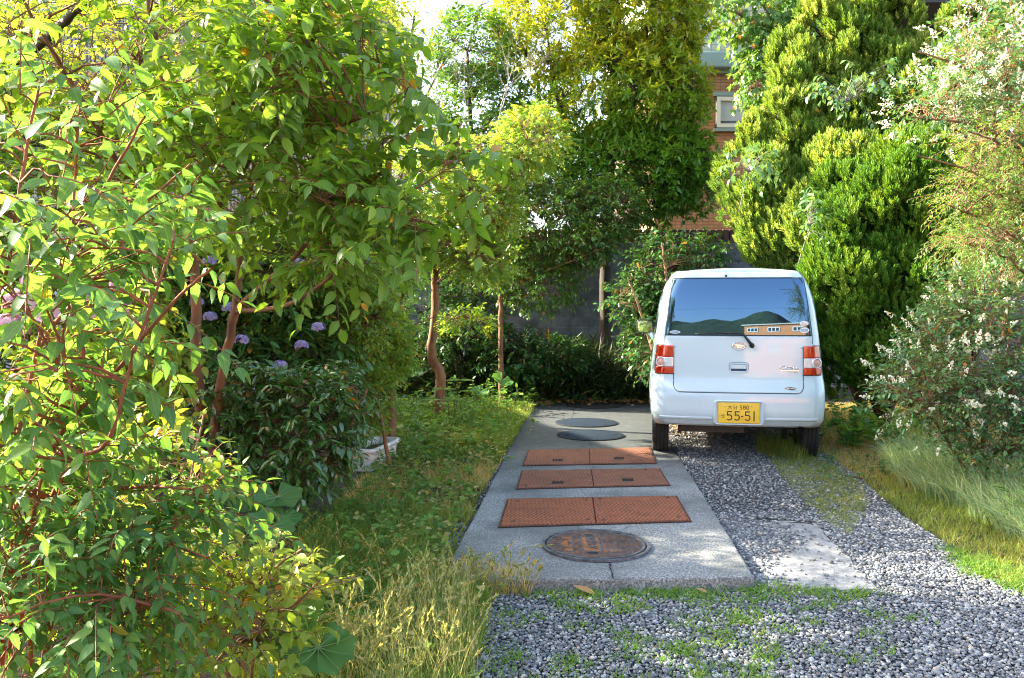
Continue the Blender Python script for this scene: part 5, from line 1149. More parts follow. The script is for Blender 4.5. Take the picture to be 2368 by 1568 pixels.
juniper('largest juniper, broad sunlit golden slope reaching the top of the photo', foot(2000, 10.4),
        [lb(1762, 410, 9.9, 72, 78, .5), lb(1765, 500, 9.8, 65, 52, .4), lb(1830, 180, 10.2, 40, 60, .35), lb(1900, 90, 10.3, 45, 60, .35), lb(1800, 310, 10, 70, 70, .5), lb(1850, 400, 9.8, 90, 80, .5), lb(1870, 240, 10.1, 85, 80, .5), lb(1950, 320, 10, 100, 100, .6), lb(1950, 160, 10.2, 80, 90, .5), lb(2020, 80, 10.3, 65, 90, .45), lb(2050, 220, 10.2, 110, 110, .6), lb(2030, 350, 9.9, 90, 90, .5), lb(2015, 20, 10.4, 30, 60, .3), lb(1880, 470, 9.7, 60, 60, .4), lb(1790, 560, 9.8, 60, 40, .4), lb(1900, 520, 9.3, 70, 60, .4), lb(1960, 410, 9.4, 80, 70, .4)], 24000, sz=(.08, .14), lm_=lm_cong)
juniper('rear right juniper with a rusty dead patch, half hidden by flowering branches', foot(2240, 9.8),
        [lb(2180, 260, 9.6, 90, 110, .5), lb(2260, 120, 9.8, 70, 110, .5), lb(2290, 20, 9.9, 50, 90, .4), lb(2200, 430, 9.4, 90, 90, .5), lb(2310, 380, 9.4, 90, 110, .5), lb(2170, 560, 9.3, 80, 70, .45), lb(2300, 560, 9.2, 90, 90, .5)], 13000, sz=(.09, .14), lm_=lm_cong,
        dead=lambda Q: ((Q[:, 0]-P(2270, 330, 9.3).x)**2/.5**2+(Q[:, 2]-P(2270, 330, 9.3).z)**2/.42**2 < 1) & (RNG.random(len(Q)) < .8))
# privet with white flowers
def panicles(tips, D, k, n, ln, lm_, o, off, name='blossom', parts=10):
    idx = RNG.choice(len(tips), k, replace=False); idx = idx[np.argsort(tips[idx][:, 0])]
    for ch in np.array_split(idx, parts):
        f = Acc(); q = np.repeat(tips[ch], n, 0); d = np.repeat(D[ch], n, 0); t = RNG.random((len(q), 1)); u = rnd_dir(len(q)); u = u-d*(u*d).sum(1, keepdims=True)
        Q = q+d*t*ln+u*(1-t)*ln*.33+np.array([0, 0, .01]); quad = (np.array([(-.5, -.5, .1), (.5, -.5, .1), (.5, .5, .1), (-.5, .5, .1)]), [np.array([(0, 1, 2, 3)])])
        inst(f, quad, Q, rnd_dir(len(Q)), nrm(u+d+RNG.normal(size=u.shape)*.4), RNG.uniform(.006, .012, len(Q)), RNG.random(len(Q))); f.build(name, lm_, o, offset=off)
lm_cream = leafmat('cream_blossom', [(.50, .50, .30), (.66, .66, .48), (.78, .78, .66)], .3, .6, .2, tcol=(1, 1, .9), yellow=.03)
bp_ = foot(2270, 6.1)
o, tips, D = plant('privet', 'privet bush dotted with small white blossoms at the right edge', 'shrub', bp_,
      [([bp_, pv(2230, 950, 6.0), pv(2180, 800, 5.9)], .02, .008), ([bp_, pv(2290, 900, 6.0), pv(2330, 720, 6.0)], .02, .008), ([bp_, pv(2150, 960, 5.9), pv(2080, 900, 5.8)], .014, .005), ([bp_, pv(2350, 950, 5.9), pv(2420, 850, 5.8)], .014, .005)],
      [E_(2230, 820, 5.9, 130, 130, .45, 1.6), E_(2330, 700, 6.0, 130, 110, .45, 1.1), E_(2130, 900, 5.8, 90, 80, .35, .7), E_(2320, 950, 5.8, 130, 110, .4, 1.3), E_(2250, 700, 6.1, 80, 60, .35, .5), E_(2410, 850, 5.8, 90, 160, .4, .8), E_(2290, 1010, 5.8, 90, 60, .3, .5)],
      1500, T_s, lm_priv, bk_brown, (.12, .24), 9, (.04, .058), .2, .45, .85, hang=.15, shell=.4, nb=50, crown='foliage', trunk='stems')
kp = (tips[:, 1] < 6.1) & (tips[:, 2] > .15); panicles(tips[kp], D[kp], 260, 34, .075, lm_cream, o, bp_, parts=8)
bp2 = foot(2420, 6.9)
o, tips, D = plant('privet', 'tall sun-bleached privet branches in full white bloom in the top right corner', 'shrub', bp2,
      [([bp2, pv(2440, 600, 6.9), pv(2380, 300, 6.8), pv(2250, 170, 6.7), pv(2120, 120, 6.6)], .03, .006), ([pv(2440, 500, 6.9), pv(2400, 200, 6.8), pv(2330, 20, 6.8)], .025, .006), ([pv(2400, 350, 6.8), pv(2250, 290, 6.6), pv(2100, 270, 6.5)], .02, .005)],
      [E_(2370, 80, 6.8, 110, 90, .5, 1.3), E_(2260, 160, 6.7, 100, 60, .4, 1.0), E_(2170, 240, 6.6, 70, 45, .3, .5), E_(2320, 250, 6.7, 90, 60, .4, .8), E_(2400, 200, 6.8, 90, 140, .4, .8), E_(2240, 40, 6.8, 50, 40, .3, .2)],
      760, T_s, lm_priv, bk_brown, (.14, .26), 8, (.045, .065), .3, .35, .85, hang=.2, shell=.35, nb=40, crown='foliage', trunk='stems')
panicles(tips, D, 300, 50, .11, lm_cream, o, bp2, parts=8)
bf = foot(2450, 5.6)
plant('feathery_shrub', 'arching fine-leaved branches crossing the right edge, below the white bloom', 'shrub', bf,
      [([bf, pv(2440, 800, 5.5), pv(2400, 500, 5.4), pv(2250, 400, 5.2), pv(2120, 360, 5.1)], .02, .004), ([pv(2420, 600, 5.4), pv(2300, 520, 5.2), pv(2180, 470, 5.1)], .014, .004), ([pv(2420, 500, 5.4), pv(2330, 350, 5.3), pv(2230, 300, 5.2)], .014, .004), ([pv(2430, 700, 5.4), pv(2330, 600, 5.2), pv(2220, 560, 5.1)], .012, .003)],
      [E_(2270, 430, 5.2, 90, 60, .3, .8), E_(2340, 500, 5.2, 100, 90, .35, 1), E_(2290, 330, 5.3, 80, 40, .3, .5), E_(2270, 550, 5.1, 80, 30, .3, .5), E_(2370, 370, 5.3, 80, 80, .3, .6)],
      520, T_lq, leafmat('pinnate_leaf', [(.035, .100, .025), (.06, .13, .025), (.12, .17, .03)], .35), bk_brown, (.14, .26), 18, (.03, .042), .35, .1, .9, hang=.25, shell=.2, nb=40)
bv = foot(2330, 7.0)
plant('lobed_vine', 'bluish lobed leaves climbing at the right edge above the privet', 'vine', bv, [([bv, pv(2330, 800, 6.7), pv(2340, 600, 6.6)], .012, .005)],
      [E_(2330, 600, 6.5, 70, 60, .25, 1), E_(2290, 560, 6.6, 50, 40, .2, .5)], 90, star_t(5), lm_priv, bk_brown, (.1, .2), 7, (.08, .12), .3, .3, .8, hang=.5, crown='leaves', trunk='stem')
# climbers on the junipers
for (lbl, d, env, n, base) in (('broad-leaved climber sprawling over the left shoulder of the sunlit juniper', 9.2, [E_(1735, 375, 9.1, 50, 28, .15, 1)], 34, 1740),
                               ('string of oval climber leaves hanging down the dark gap between junipers', 8.3, [E_(1880, 500, 8.4, 18, 60, .12, 1)], 22, 1885),
                               ('pale climber leaves lying over the sunlit middle of the largest juniper', 9.3, [E_(1960, 215, 9.25, 90, 40, .12, 1), E_(2010, 170, 9.3, 60, 30, .1, .5)], 46, 2040)):
    c_ = env[0][0]; bb = (c_[0], c_[1]+.45, c_[2]-.5)
    plant('climber', lbl, 'vine', bb, [([bb, (c_[0], c_[1]+.1, c_[2]-.1)], .006, .003)], env, n, T_ch, lm_priv, bk_grey, (.12, .22), 5, (.07, .10), .4, .1, .9, hang=.5, crown='leaves', trunk='stem')
# nettle-like leafy weeds right of the car and at the back left
def clumpweed(name, label, cat, spots, n, ls, lm_, tm, hgt, group=None, spr=.25):
    bx0 = spots[0]; o = empty(name, bx0, 0, label, cat, group); st = Acc(); f = Acc()
    for (x, y, z) in spots:
        m = max(4, n//len(spots)//9); O = np.array([x, y, z])+np.c_[RNG.normal(size=(m, 2))*spr, np.zeros(m)]; Tp = O+np.c_[RNG.normal(size=(m, 2))*.08, RNG.uniform(.5, 1, m)*hgt]
        t = np.linspace(0, 1, 4)[None, :, None]; tubes(st, O[:, None]*(1-t)+Tp[:, None]*t, np.full(m, .003), np.full(m, .0015), 4)
        u = RNG.random((m, 9, 1))**.6; Q = (O[:, None]*(1-u)+Tp[:, None]*u).reshape(-1, 3); d = rnd_dir(len(Q)); d[:, 2] = np.abs(d[:, 2])*.35
        inst(f, tm, Q, d, np.tile([0, 0, 1.], (len(Q), 1))+RNG.normal(size=(len(Q), 3))*.25, RNG.uniform(*ls, len(Q)), RNG.random(len(Q))*.95)
    st.build('stems', bk_green, o, offset=bx0); f.build('leaves', lm_, o, offset=bx0); return o
clumpweed('leafy_weed', 'bright heart-leaved weeds crowding beside the right rear corner of the car', 'weed', [foot(x, d) for x, d in ((1940, 8.0), (1990, 7.8), (2040, 7.6), (2080, 7.4), (1965, 8.6), (1935, 7.5))], 620, (.07, .11), lm_weed, leaf_s(.7), .42)
clumpweed('leafy_weed', 'pointed pale weed rising tallest between car and privet', 'weed', [foot(1965, 7.7)], 60, (.07, .10), lm_weed, leaf_s(.6), .62, spr=.05)
clumpweed('leafy_weed', 'dark low weed patch in the grass right of the tyre', 'weed', [foot(2000, 6.5), foot(1960, 6.7), foot(2030, 6.8)], 300, (.03, .05), lm_shade, leaf_s(.5), .12)
clumpweed('leafy_weed', 'broad rounded weeds on the grass left of the slab, below the curved trunk', 'weed', [foot(x, d) for x, d in ((950, 8.2), (990, 7.8), (1030, 8.3), (1060, 8.0), (960, 7.3))], 420, (.06, .10), lm_weed, leaf_s(.75), .24)
clumpweed('leafy_weed', 'spiky fresh weed in the bottom right corner of the tall grass', 'weed', [foot(2345, 5.0)], 60, (.07, .11), lm_weed, T_lan, .32, spr=.05)
clumpweed('leafy_weed', 'dense knee-high greenery crowding the back of the grass beside the curved trunk', 'weed', [foot(x, d) for x, d in ((900, 8.6), (940, 9.2), (1000, 9.0), (1060, 9.4), (1110, 9.9), (1150, 10.3), (1080, 8.7), (900, 7.6), (1180, 10.6), (1020, 10.2))], 1500, (.05, .09), lm_weed, leaf_s(.5), .42, spr=.30)
clumpweed('leafy_weed', 'ferny low weeds along the foot of the shrubs left of the grass', 'weed', [foot(x, d) for x, d in ((890, 6.9), (860, 5.9), (800, 5.3), (760, 5.0), (700, 4.7), (930, 7.0))], 800, (.035, .06), lm_weed, leaf_s(.4), .26, spr=.20)
# young fatsia: whorls of long leaflets
o = empty('fatsia', foot(1040, 8.5), 0, 'young fatsia with fingered leaves at the foot of the curved trunk', 'plant'); bo = o.location.copy(); f = Acc(); st = Acc()
for (x, y, r) in ((1063, 880, .17), (1025, 900, .14), (1050, 925, .14), (1000, 925, .12), (1085, 905, .12)):
    c_ = np.array(pv(x, y, 8.4)); n = 8; th = np.linspace(-2.4, 2.4, n); D = np.stack([np.sin(th), -np.cos(th)*.75, .15+0*th], 1); inst(f, leaf_t(.30, fold=.2, droop=.15), np.tile(c_, (n, 1)), D, np.tile([0, -.35, 1.], (n, 1)), np.full(n, r)*(1-.2*np.abs(th)/2.4), RNG.random(n)*.9)
    tubes(st, spline([bo, (bo+Vector(c_))/2+Vector((.02, 0, .05)), c_], 6)[None], np.array([.006]), np.array([.003]), 5)
f.build('leaves', lm_weed, o, offset=bo); st.build('stems', bk_green, o, offset=bo)
# butterbur: big round leaves
def bigleaf(n=30):
    V = [(0, .0, -.05)]; rs = (.25, .5, .8, 1.); A = np.linspace(-math.pi+.28, math.pi-.28, n)
    for k, r in enumerate(rs):
        for i, a in enumerate(A):
            e = 1+.05*(k == 3)*(1 if i % 3 == 0 else -.6); V.append((math.sin(a)*.5*r*e, math.cos(a)*.5*r*e+.08*r, (.02+.10*r*r)+.035*r*math.cos(a*7)+.03*r*r*math.sin(a*3)))
    F3 = [(0, i+2, i+1) for i in range(n-1)]; F4 = []
    for k in range(3):
        for i in range(n-1): F4.append((1+k*n+i, 1+k*n+i+1, 1+(k+1)*n+i+1, 1+(k+1)*n+i))
    return np.array(V), [np.array(F3), np.array(F4)]
BL = bigleaf()
def veins(acc, c, D, U, s_):
    Y = nrm(D[None])[0]; X = nrm(np.cross(Y, U)[None])[0]; Z = np.cross(X, Y)
    for a in np.linspace(-2.5, 2.5, 9):
        pl = np.array([c+s_*(X*math.sin(a)*.5*r+Y*(math.cos(a)*.5*r+.08*r)+Z*(.02+.10*r*r+.035*r*math.cos(a*7)+.03*r*r*math.sin(a*3)+.004)) for r in (0.02, .25, .5, .8, .93)]); tubes(acc, pl[None], np.array([.0022]), np.array([.0006]), 4)
def butterbur(label, spec, base):
    o = empty('butterbur', base, 0, label, 'plant'); st = Acc(); vn = Acc()
    for (x, y, d, s_, ux, uy) in spec:
        c_ = np.array(pv(x, y, d)); U = np.array([ux, uy, .75]); D = np.array([RNG.uniform(-.5, .5), -.8, -.3]); f = Acc()
        inst(f, BL, c_[None], D[None], U[None], np.array([s_]), RNG.random(1)*.9); f.build('leaf', lm_big, o, offset=base); veins(vn, c_, D, U, s_)
        b = Vector(base)+Vector((RNG.uniform(-.06, .06), RNG.uniform(-.06, .06), 0)); tubes(st, spline([b, b.lerp(Vector(c_), .5)+Vector((0, 0, .05)), Vector(c_)-Vector((0, 0, .003))], 7)[None], np.array([.006]), np.array([.004]), 6)
    st.build('stems', bk_green, o, offset=base); vn.build('veins', mat('vein', (.16, .26, .10), .5), o, offset=base)
butterbur('cluster of big matte butterbur leaves below the camellia', [(520, 1140, 4.1, .21, -.2, -.5), (640, 1150, 4.2, .25, .3, -.6), (540, 1210, 3.9, .19, -.1, -.7), (625, 1220, 3.9, .24, .2, -.7), (580, 1165, 4.3, .18, 0, -.4), (480, 1175, 4.0, .15, -.4, -.4), (660, 1195, 4.1, .16, .4, -.5), (560, 1250, 3.95, .14, 0, -.6)], foot(590, 4.15))
butterbur('single pair of wide dark butterbur leaves low beside the pale seed grass', [(735, 1500, 2.6, .24, .25, -.75), (690, 1420, 2.7, .19, -.1, -.5), (640, 1480, 2.6, .16, -.3, -.6)], foot(700, 2.75))
butterbur('butterbur leaves half hidden at the bottom edge under the dark paired-leaf shrub', [(230, 1545, 2.2, .22, .1, -.7), (180, 1560, 2.3, .18, -.2, -.6), (330, 1500, 2.4, .15, .3, -.5)], foot(260, 2.5))
butterbur('round butterbur leaves standing dark under the trees behind the slab', [(955, 860, 9.6, .26, 0, -.8), (1160, 880, 10.2, .28, .3, -.8), (870, 930, 8.8, .22, 0, -.6), (1110, 905, 10, .2, 0, -.7)], foot(1060, 10))

# bamboo grass at the back, ground cover, fallen leaves
def tuftset(acc, X, Y, Z, n, h, w, lean, rndoff=0., segs=4, mi=0, dirbias=(0, 0), flop=.6, rs=None):
    """n blades at each base point"""
    m = len(X)*n; B = np.repeat(np.c_[X, Y, Z], n, 0)+np.c_[RNG.normal(size=(m, 2))*.012, np.zeros(m)]
    H = RNG.uniform(h[0], h[1], m); th = RNG.random(m)*6.283; ln = RNG.uniform(*lean, m)
    dx = np.cos(th)*ln+dirbias[0]; dy = np.sin(th)*ln+dirbias[1]; t = np.linspace(0, 1, segs+1)
    C = np.stack([B[:, 0:1]+dx[:, None]*H[:, None]*t**1.7, B[:, 1:2]+dy[:, None]*H[:, None]*t**1.7, B[:, 2:3]+H[:, None]*(t-flop*np.hypot(dx, dy)[:, None]*t**2.6*.5)], -1)
    wd = RNG.uniform(w[0], w[1], m)[:, None]*(1-t**2.2)[None]*.5; ph = RNG.random(m)*6.283; Sx = np.stack([np.cos(ph), np.sin(ph), 0*ph], -1)[:, None, :]
    V = np.stack([C-Sx*wd[..., None], C+Sx*wd[..., None]], 2).reshape(-1, 3); k = (segs+1)*2; i = np.arange(segs)*2; f = np.stack([i, i+1, i+3, i+2], -1)
    rn = np.clip(RNG.random(m)*.75+rndoff, 0, 1) if rs is None else np.repeat(np.clip(rs, 0, 1), n)*.7+RNG.random(m)*.3
    acc.put(V, [((np.arange(m)*k)[:, None, None]+f[None]).reshape(-1, 4)], np.repeat(rn, k), mi)
def scatter(poly, n, z=-.06):
    q = [G(*p, z) for p in poly]; pp = [(a.x, a.y) for a in q]; return scatter_w(pp, n)
def scatter_w(pp, n):
    A = np.array(pp); out = np.zeros((0, 2)); 
    while len(out) < n:
        c_ = RNG.uniform(A.min(0), A.max(0), (n*2, 2)); out = np.vstack([out, c_[poly_in(pp, c_[:, 0], c_[:, 1])]])
    return out[:n, 0], out[:n, 1]
def vnoise(x, y, s, seed=0):
    r = np.random.default_rng(seed); a = r.uniform(-1, 1, (6, 2))*s; p = r.uniform(0, 6.28, 6); return sum(np.sin(x*a[i, 0]+y*a[i, 1]+p[i]) for i in range(6))/6
a = Acc()
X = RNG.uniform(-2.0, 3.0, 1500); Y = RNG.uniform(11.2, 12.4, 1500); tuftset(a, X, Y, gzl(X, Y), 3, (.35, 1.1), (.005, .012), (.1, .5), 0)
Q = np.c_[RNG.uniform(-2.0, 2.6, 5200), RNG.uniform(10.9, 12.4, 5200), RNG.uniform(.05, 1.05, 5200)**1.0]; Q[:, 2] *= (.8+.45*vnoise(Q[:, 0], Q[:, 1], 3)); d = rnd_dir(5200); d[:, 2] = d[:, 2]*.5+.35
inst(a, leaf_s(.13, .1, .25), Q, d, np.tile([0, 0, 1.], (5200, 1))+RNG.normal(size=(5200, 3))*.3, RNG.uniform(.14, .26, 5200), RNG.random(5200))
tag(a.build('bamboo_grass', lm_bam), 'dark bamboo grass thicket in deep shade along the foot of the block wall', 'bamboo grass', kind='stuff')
a = Acc(); n = 5200; xx = RNG.uniform(-2.2, 2.2, n); yy = RNG.uniform(9.9, 11.7, n); k = ~poly_in([(p[0], p[1]-.05) for p in SLABxy], xx, yy) & (yy > 10.9-.25*(xx < .2)-1.0*(xx < -.3)); xx, yy = xx[k], yy[k]; n = len(xx)
d = rnd_dir(n); d[:, 2] = np.abs(d[:, 2])*.4; inst(a, leaf_s(.6), np.c_[xx, yy, gzl(xx, yy)+RNG.uniform(.0, .28, n)*np.clip((yy-10.6)*1.2, .35, 1.)], d, np.tile([0, -.5, 1.], (n, 1))+RNG.normal(size=(n, 3))*.3, RNG.uniform(.04, .075, n), RNG.random(n)*.9)
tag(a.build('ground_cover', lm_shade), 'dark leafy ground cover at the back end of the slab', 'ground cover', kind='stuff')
# grass --------------------------------------------------------------------
def mask_slab(x, y, pad=.0): return poly_in([(p[0]+(pad if p[0] > .9 else -pad), p[1]) for p in SLABxy], x, y)
a = Acc()
X, Y = scatter([(560, 1700), (640, 1330), (820, 1150), (880, 1040), (900, 960), (1240, 925), (1230, 960), (1185, 1030), (1130, 1120), (1085, 1200), (1060, 1270), (1030, 1345), (1130, 1360), (1120, 1420), (1100, 1500), (1060, 1700)], 15000)
k = ~mask_slab(X, Y, .01); X, Y = X[k], Y[k]; pn = vnoise(X, Y, 5, 2); yel = np.clip((Y-5.0)/.6, 0, 1)*np.clip((7.4-Y)/.6, 0, 1); gap_ = (X > G(960, 1250).x) & (Y > G(960, 1290).y) & (Y < G(1000, 1190).y) & (X > -.75); k = (pn > -.45+.30*yel*(RNG.random(len(X)) < .8)) & ~(gap_ & (RNG.random(len(X)) < .75)); X, Y, pn = X[k], Y[k], pn[k]
yel = np.clip((Y-5.0)/.6, 0, 1)*np.clip((7.4-Y)/.6, 0, 1)
near = np.clip((5.2-Y)/1.5, 0, 1)
for m_, hh in ((Y < 5.2, (.06, .24)), ((Y >= 5.2) & (Y < 7.5), (.03, .14)), (Y >= 7.5, (.04, .20))):
    tuftset(a, X[m_], Y[m_], gzl(X[m_], Y[m_])-.01, 4, hh, (.005, .010), (.2, 1.1), rs=(.18+.35*pn+.60*yel)[m_])
# little weed leaves among the grass
X2, Y2 = scatter([(600, 1600), (700, 1300), (840, 1150), (900, 1000), (1240, 930), (1180, 1040), (1080, 1210), (1030, 1345), (1120, 1400), (1000, 1600)], 9000); k = ~mask_slab(X2, Y2, .0) & (vnoise(X2, Y2, 7, 5) > -.1); X2, Y2 = X2[k], Y2[k]; n = len(X2)
d = rnd_dir(n); d[:, 2] = np.abs(d[:, 2])*.3; inst(a, leaf_s(.75), np.c_[X2, Y2, gzl(X2, Y2)+RNG.uniform(.02, .12, n)*(1+.6*(Y2 < 4.8))], d, np.tile([0, -.2, 1.], (n, 1))+RNG.normal(size=(n, 3))*.3, RNG.uniform(.02, .048, n), RNG.random(n)*.8)
tag(a.build('lawn_grass', lm_grass), 'rough grass and clover left of the concrete slab', 'grass', kind='stuff')
a = Acc(); st = Acc()
X, Y = scatter([(640, 1500), (720, 1300), (850, 1150), (900, 1050), (1000, 960), (1230, 935), (1170, 1040), (1080, 1200), (1020, 1330), (1040, 1400), (900, 1500)], 420); k = ~mask_slab(X, Y, .03); X, Y = X[k], Y[k]; Zb = gzl(X, Y); m = len(X)
Hh = RNG.uniform(.07, .26, m)*np.where(Y > 5.2, .7, 1.1); Tp = np.c_[X+RNG.normal(size=m)*.05, Y+RNG.normal(size=m)*.05, Zb+Hh]; O_ = np.c_[X, Y, Zb]; t = np.linspace(0, 1, 3)[None, :, None]; tubes(a, O_[:, None]*(1-t)+Tp[:, None]*t, np.full(m, .002), np.full(m, .001), 3)
u = RNG.random((m, 10, 1))**.6; Q = (O_[:, None]*(1-u)+Tp[:, None]*u).reshape(-1, 3); d = rnd_dir(len(Q)); d[:, 2] = np.abs(d[:, 2])*.3; inst(a, leaf_s(.62), Q, d, np.tile([0, -.1, 1.], (len(Q), 1))+RNG.normal(size=(len(Q), 3))*.3, RNG.uniform(.022, .06, len(Q)), np.repeat(RNG.random(m), 10)*.6+RNG.random(len(Q))*.35)
tag(a.build('verge_weeds', lm_weed), 'ragged knee-low leafy weeds standing in the grass left of the slab', 'weeds', kind='stuff')
# right grass: the strip between the tracks, the area right of the car
a = Acc()
X, Y = scatter([(1895, 950), (2100, 930), (2420, 1000), (2420, 1400), (2280, 1330), (2200, 1260), (2080, 1190), (1980, 1115), (1900, 1060)], 11000); pn = vnoise(X, Y, 4, 8); k = pn > -.45; X, Y, pn = X[k], Y[k], pn[k]
tuftset(a, X, Y, gz(X, Y), 5, (.03, .10), (.0025, .005), (.2, .9), rs=np.clip(.35+.3*pn+.5*np.clip((Y-5.8)/.8, 0, 1), 0, 1))
X, Y = scatter([(1760, 1050), (1890, 1070), (1990, 1130), (2000, 1180), (1960, 1240), (1900, 1200), (1820, 1130)], 2600); k = vnoise(X, Y, 6, 3)+RNG.random(len(X))*.6 > .1; X, Y = X[k], Y[k]; tuftset(a, X, Y, gz(X, Y), 5, (.02, .07), (.0022, .004), (.2, 1.), rs=np.full(len(X), .4))
X, Y = scatter([(1745, 1060), (1760, 1035), (1850, 1040), (1900, 1062), (1850, 1085)], 320); tuftset(a, X, Y, gz(X, Y), 5, (.08, .22), (.0025, .005), (.1, .5), rs=np.full(len(X), .35))
tag(a.build('verge_grass', lm_grass), 'short yellowish grass right of the car and between the wheel tracks', 'grass', kind='stuff')
# silvery tuft sweeping to the left
a = Acc(); X, Y = scatter([(2050, 1085), (2130, 1060), (2250, 1090), (2420, 1130), (2420, 1290), (2330, 1240), (2200, 1180), (2080, 1130)], 750)
tuftset(a, X, Y, gz(X, Y), 6, (.2, .38), (.005, .009), (.1, .5), dirbias=(-.55, -.15), flop=.9, segs=5)
tag(a.build('silvery_grass', lm_pale), 'long silvery grass combed towards the left beside the gravel at right', 'grass', kind='stuff')
# tall straw grasses at the front
def sticks(acc, X, Y, Z, h, r, lean, head=True, bias=(0, 0)):
    n = len(X); H = RNG.uniform(*h, n); th = RNG.random(n)*6.283; ln = RNG.uniform(*lean, n); dx = np.cos(th)*ln+bias[0]; dy = np.sin(th)*ln+bias[1]; t = np.linspace(0, 1, 8)
    C = np.stack([X[:, None]+dx[:, None]*H[:, None]*t**2, Y[:, None]+dy[:, None]*H[:, None]*t**2, Z[:, None]+H[:, None]*(t-.45*ln[:, None]*t**3)], -1); tubes(acc, C, np.full(n, r), np.full(n, r*.5), 3)
    if head:
        m = 16; u = .78+.22*RNG.random((n, m, 1)); i0 = (u*7).astype(int).clip(0, 6); fr = u*7-i0; Q = np.take_along_axis(C, i0, 1)*(1-fr)+np.take_along_axis(C, i0+1, 1)*fr; T = nrm(C[:, -1]-C[:, -3])[:, None]; D = nrm(T+rnd_dir(n*m).reshape(n, m, 3)*.35).reshape(-1, 3)
        inst(acc, leaf_q(.25), Q.reshape(-1, 3), D, rnd_dir(n*m), RNG.uniform(.014, .028, n*m), RNG.random(n*m))
a = Acc(); X, Y = scatter([(860, 1560), (900, 1440), (1010, 1380), (1090, 1400), (1110, 1560), (1050, 1680), (850, 1680)], 190); tuftset(a, X, Y, gzl(X, Y), 5, (.12, .34), (.0022, .004), (.1, .5)); sticks(a, X[:150], Y[:150], gzl(X, Y)[:150], (.18, .38), .0012, (.05, .5))
X, Y = scatter([(740, 1560), (860, 1480), (900, 1600), (760, 1700)], 70); tuftset(a, X, Y, gzl(X, Y), 5, (.12, .3), (.003, .006), (.1, .6)); sticks(a, X, Y, gzl(X, Y), (.2, .42), .0014, (.1, .7))
tag(a.build('seed_grass', lm_straw), 'bleached tall seed grass at the bottom, left of the gravel', 'grass', kind='stuff')
a = Acc(); X, Y = scatter([(640, 1330), (760, 1290), (1010, 1370), (1150, 1330), (1130, 1400), (900, 1560), (640, 1600)], 170); sticks(a, X, Y, gzl(X, Y), (.2, .42), .0011, (.2, .9)); X, Y = scatter([(1020, 1340), (1240, 1345), (1230, 1375), (1020, 1390)], 220); tuftset(a, X, Y, gz(X, Y), 5, (.06, .2), (.002, .0035), (.1, .7), rs=np.full(len(X), .75)); sticks(a, X[:60], Y[:60], gz(X, Y)[:60], (.12, .26), .001, (.1, .6))
tag(a.build('foxtail_grass', lm_grass), 'thin arching foxtail stems leaning over the near corner of the slab', 'grass', kind='stuff')
# weeds in gravel and along the slab foot
a = Acc()
cx0, cy0 = scatter([(1140, 1600), (1130, 1370), (1400, 1350), (1740, 1350), (2030, 1370), (2200, 1450), (2200, 1650), (1140, 1700)], 300); wgt = RNG.random(300) < np.clip(.62-(np.abs(cy0-3.75)*.25)-(cx0 > 1.1)*.35, .06, 1); cx0, cy0 = cx0[wgt], cy0[wgt]
ex0, ey0 = scatter([(1240, 1345), (1745, 1345), (2020, 1368), (2020, 1385), (1240, 1385)], 75); cx0 = np.r_[cx0, ex0]; cy0 = np.r_[cy0, ey0]
g0, h0 = scatter([(2180, 1260), (2420, 1330), (2420, 1380), (2230, 1330)], 60); cx0 = np.r_[cx0, g0]; cy0 = np.r_[cy0, h0]
m = 9; Xs = np.repeat(cx0, m)+RNG.normal(size=len(cx0)*m)*.035; Ys = np.repeat(cy0, m)+RNG.normal(size=len(cx0)*m)*.03; k = ~mask_slab(Xs, Ys); Xs, Ys = Xs[k], Ys[k]
tuftset(a, Xs, Ys, gz(Xs, Ys)+.014, 3, (.02, .06), (.003, .006), (.4, 1.2), segs=3, rs=.3+.7*np.repeat(RNG.random(len(Xs)//m+1), m)[:len(Xs)])
n = len(Xs)*2; d = rnd_dir(n); d[:, 2] = np.abs(d[:, 2])*.3; Q = np.c_[np.repeat(Xs, 2), np.repeat(Ys, 2), np.repeat(gz(Xs, Ys), 2)+.02+RNG.random(n)*.015]+RNG.normal(size=(n, 3))*[.015, .015, .002]; inst(a, leaf_s(.5), Q, d, np.tile([0, 0, 1.], (n, 1))+RNG.normal(size=(n, 3))*.25, RNG.uniform(.01, .022, n), RNG.random(n)*.9)
tag(a.build('gravel_weeds', lm_weed), 'small green weeds sprouting through the gravel in front of the slab', 'weeds', kind='stuff')
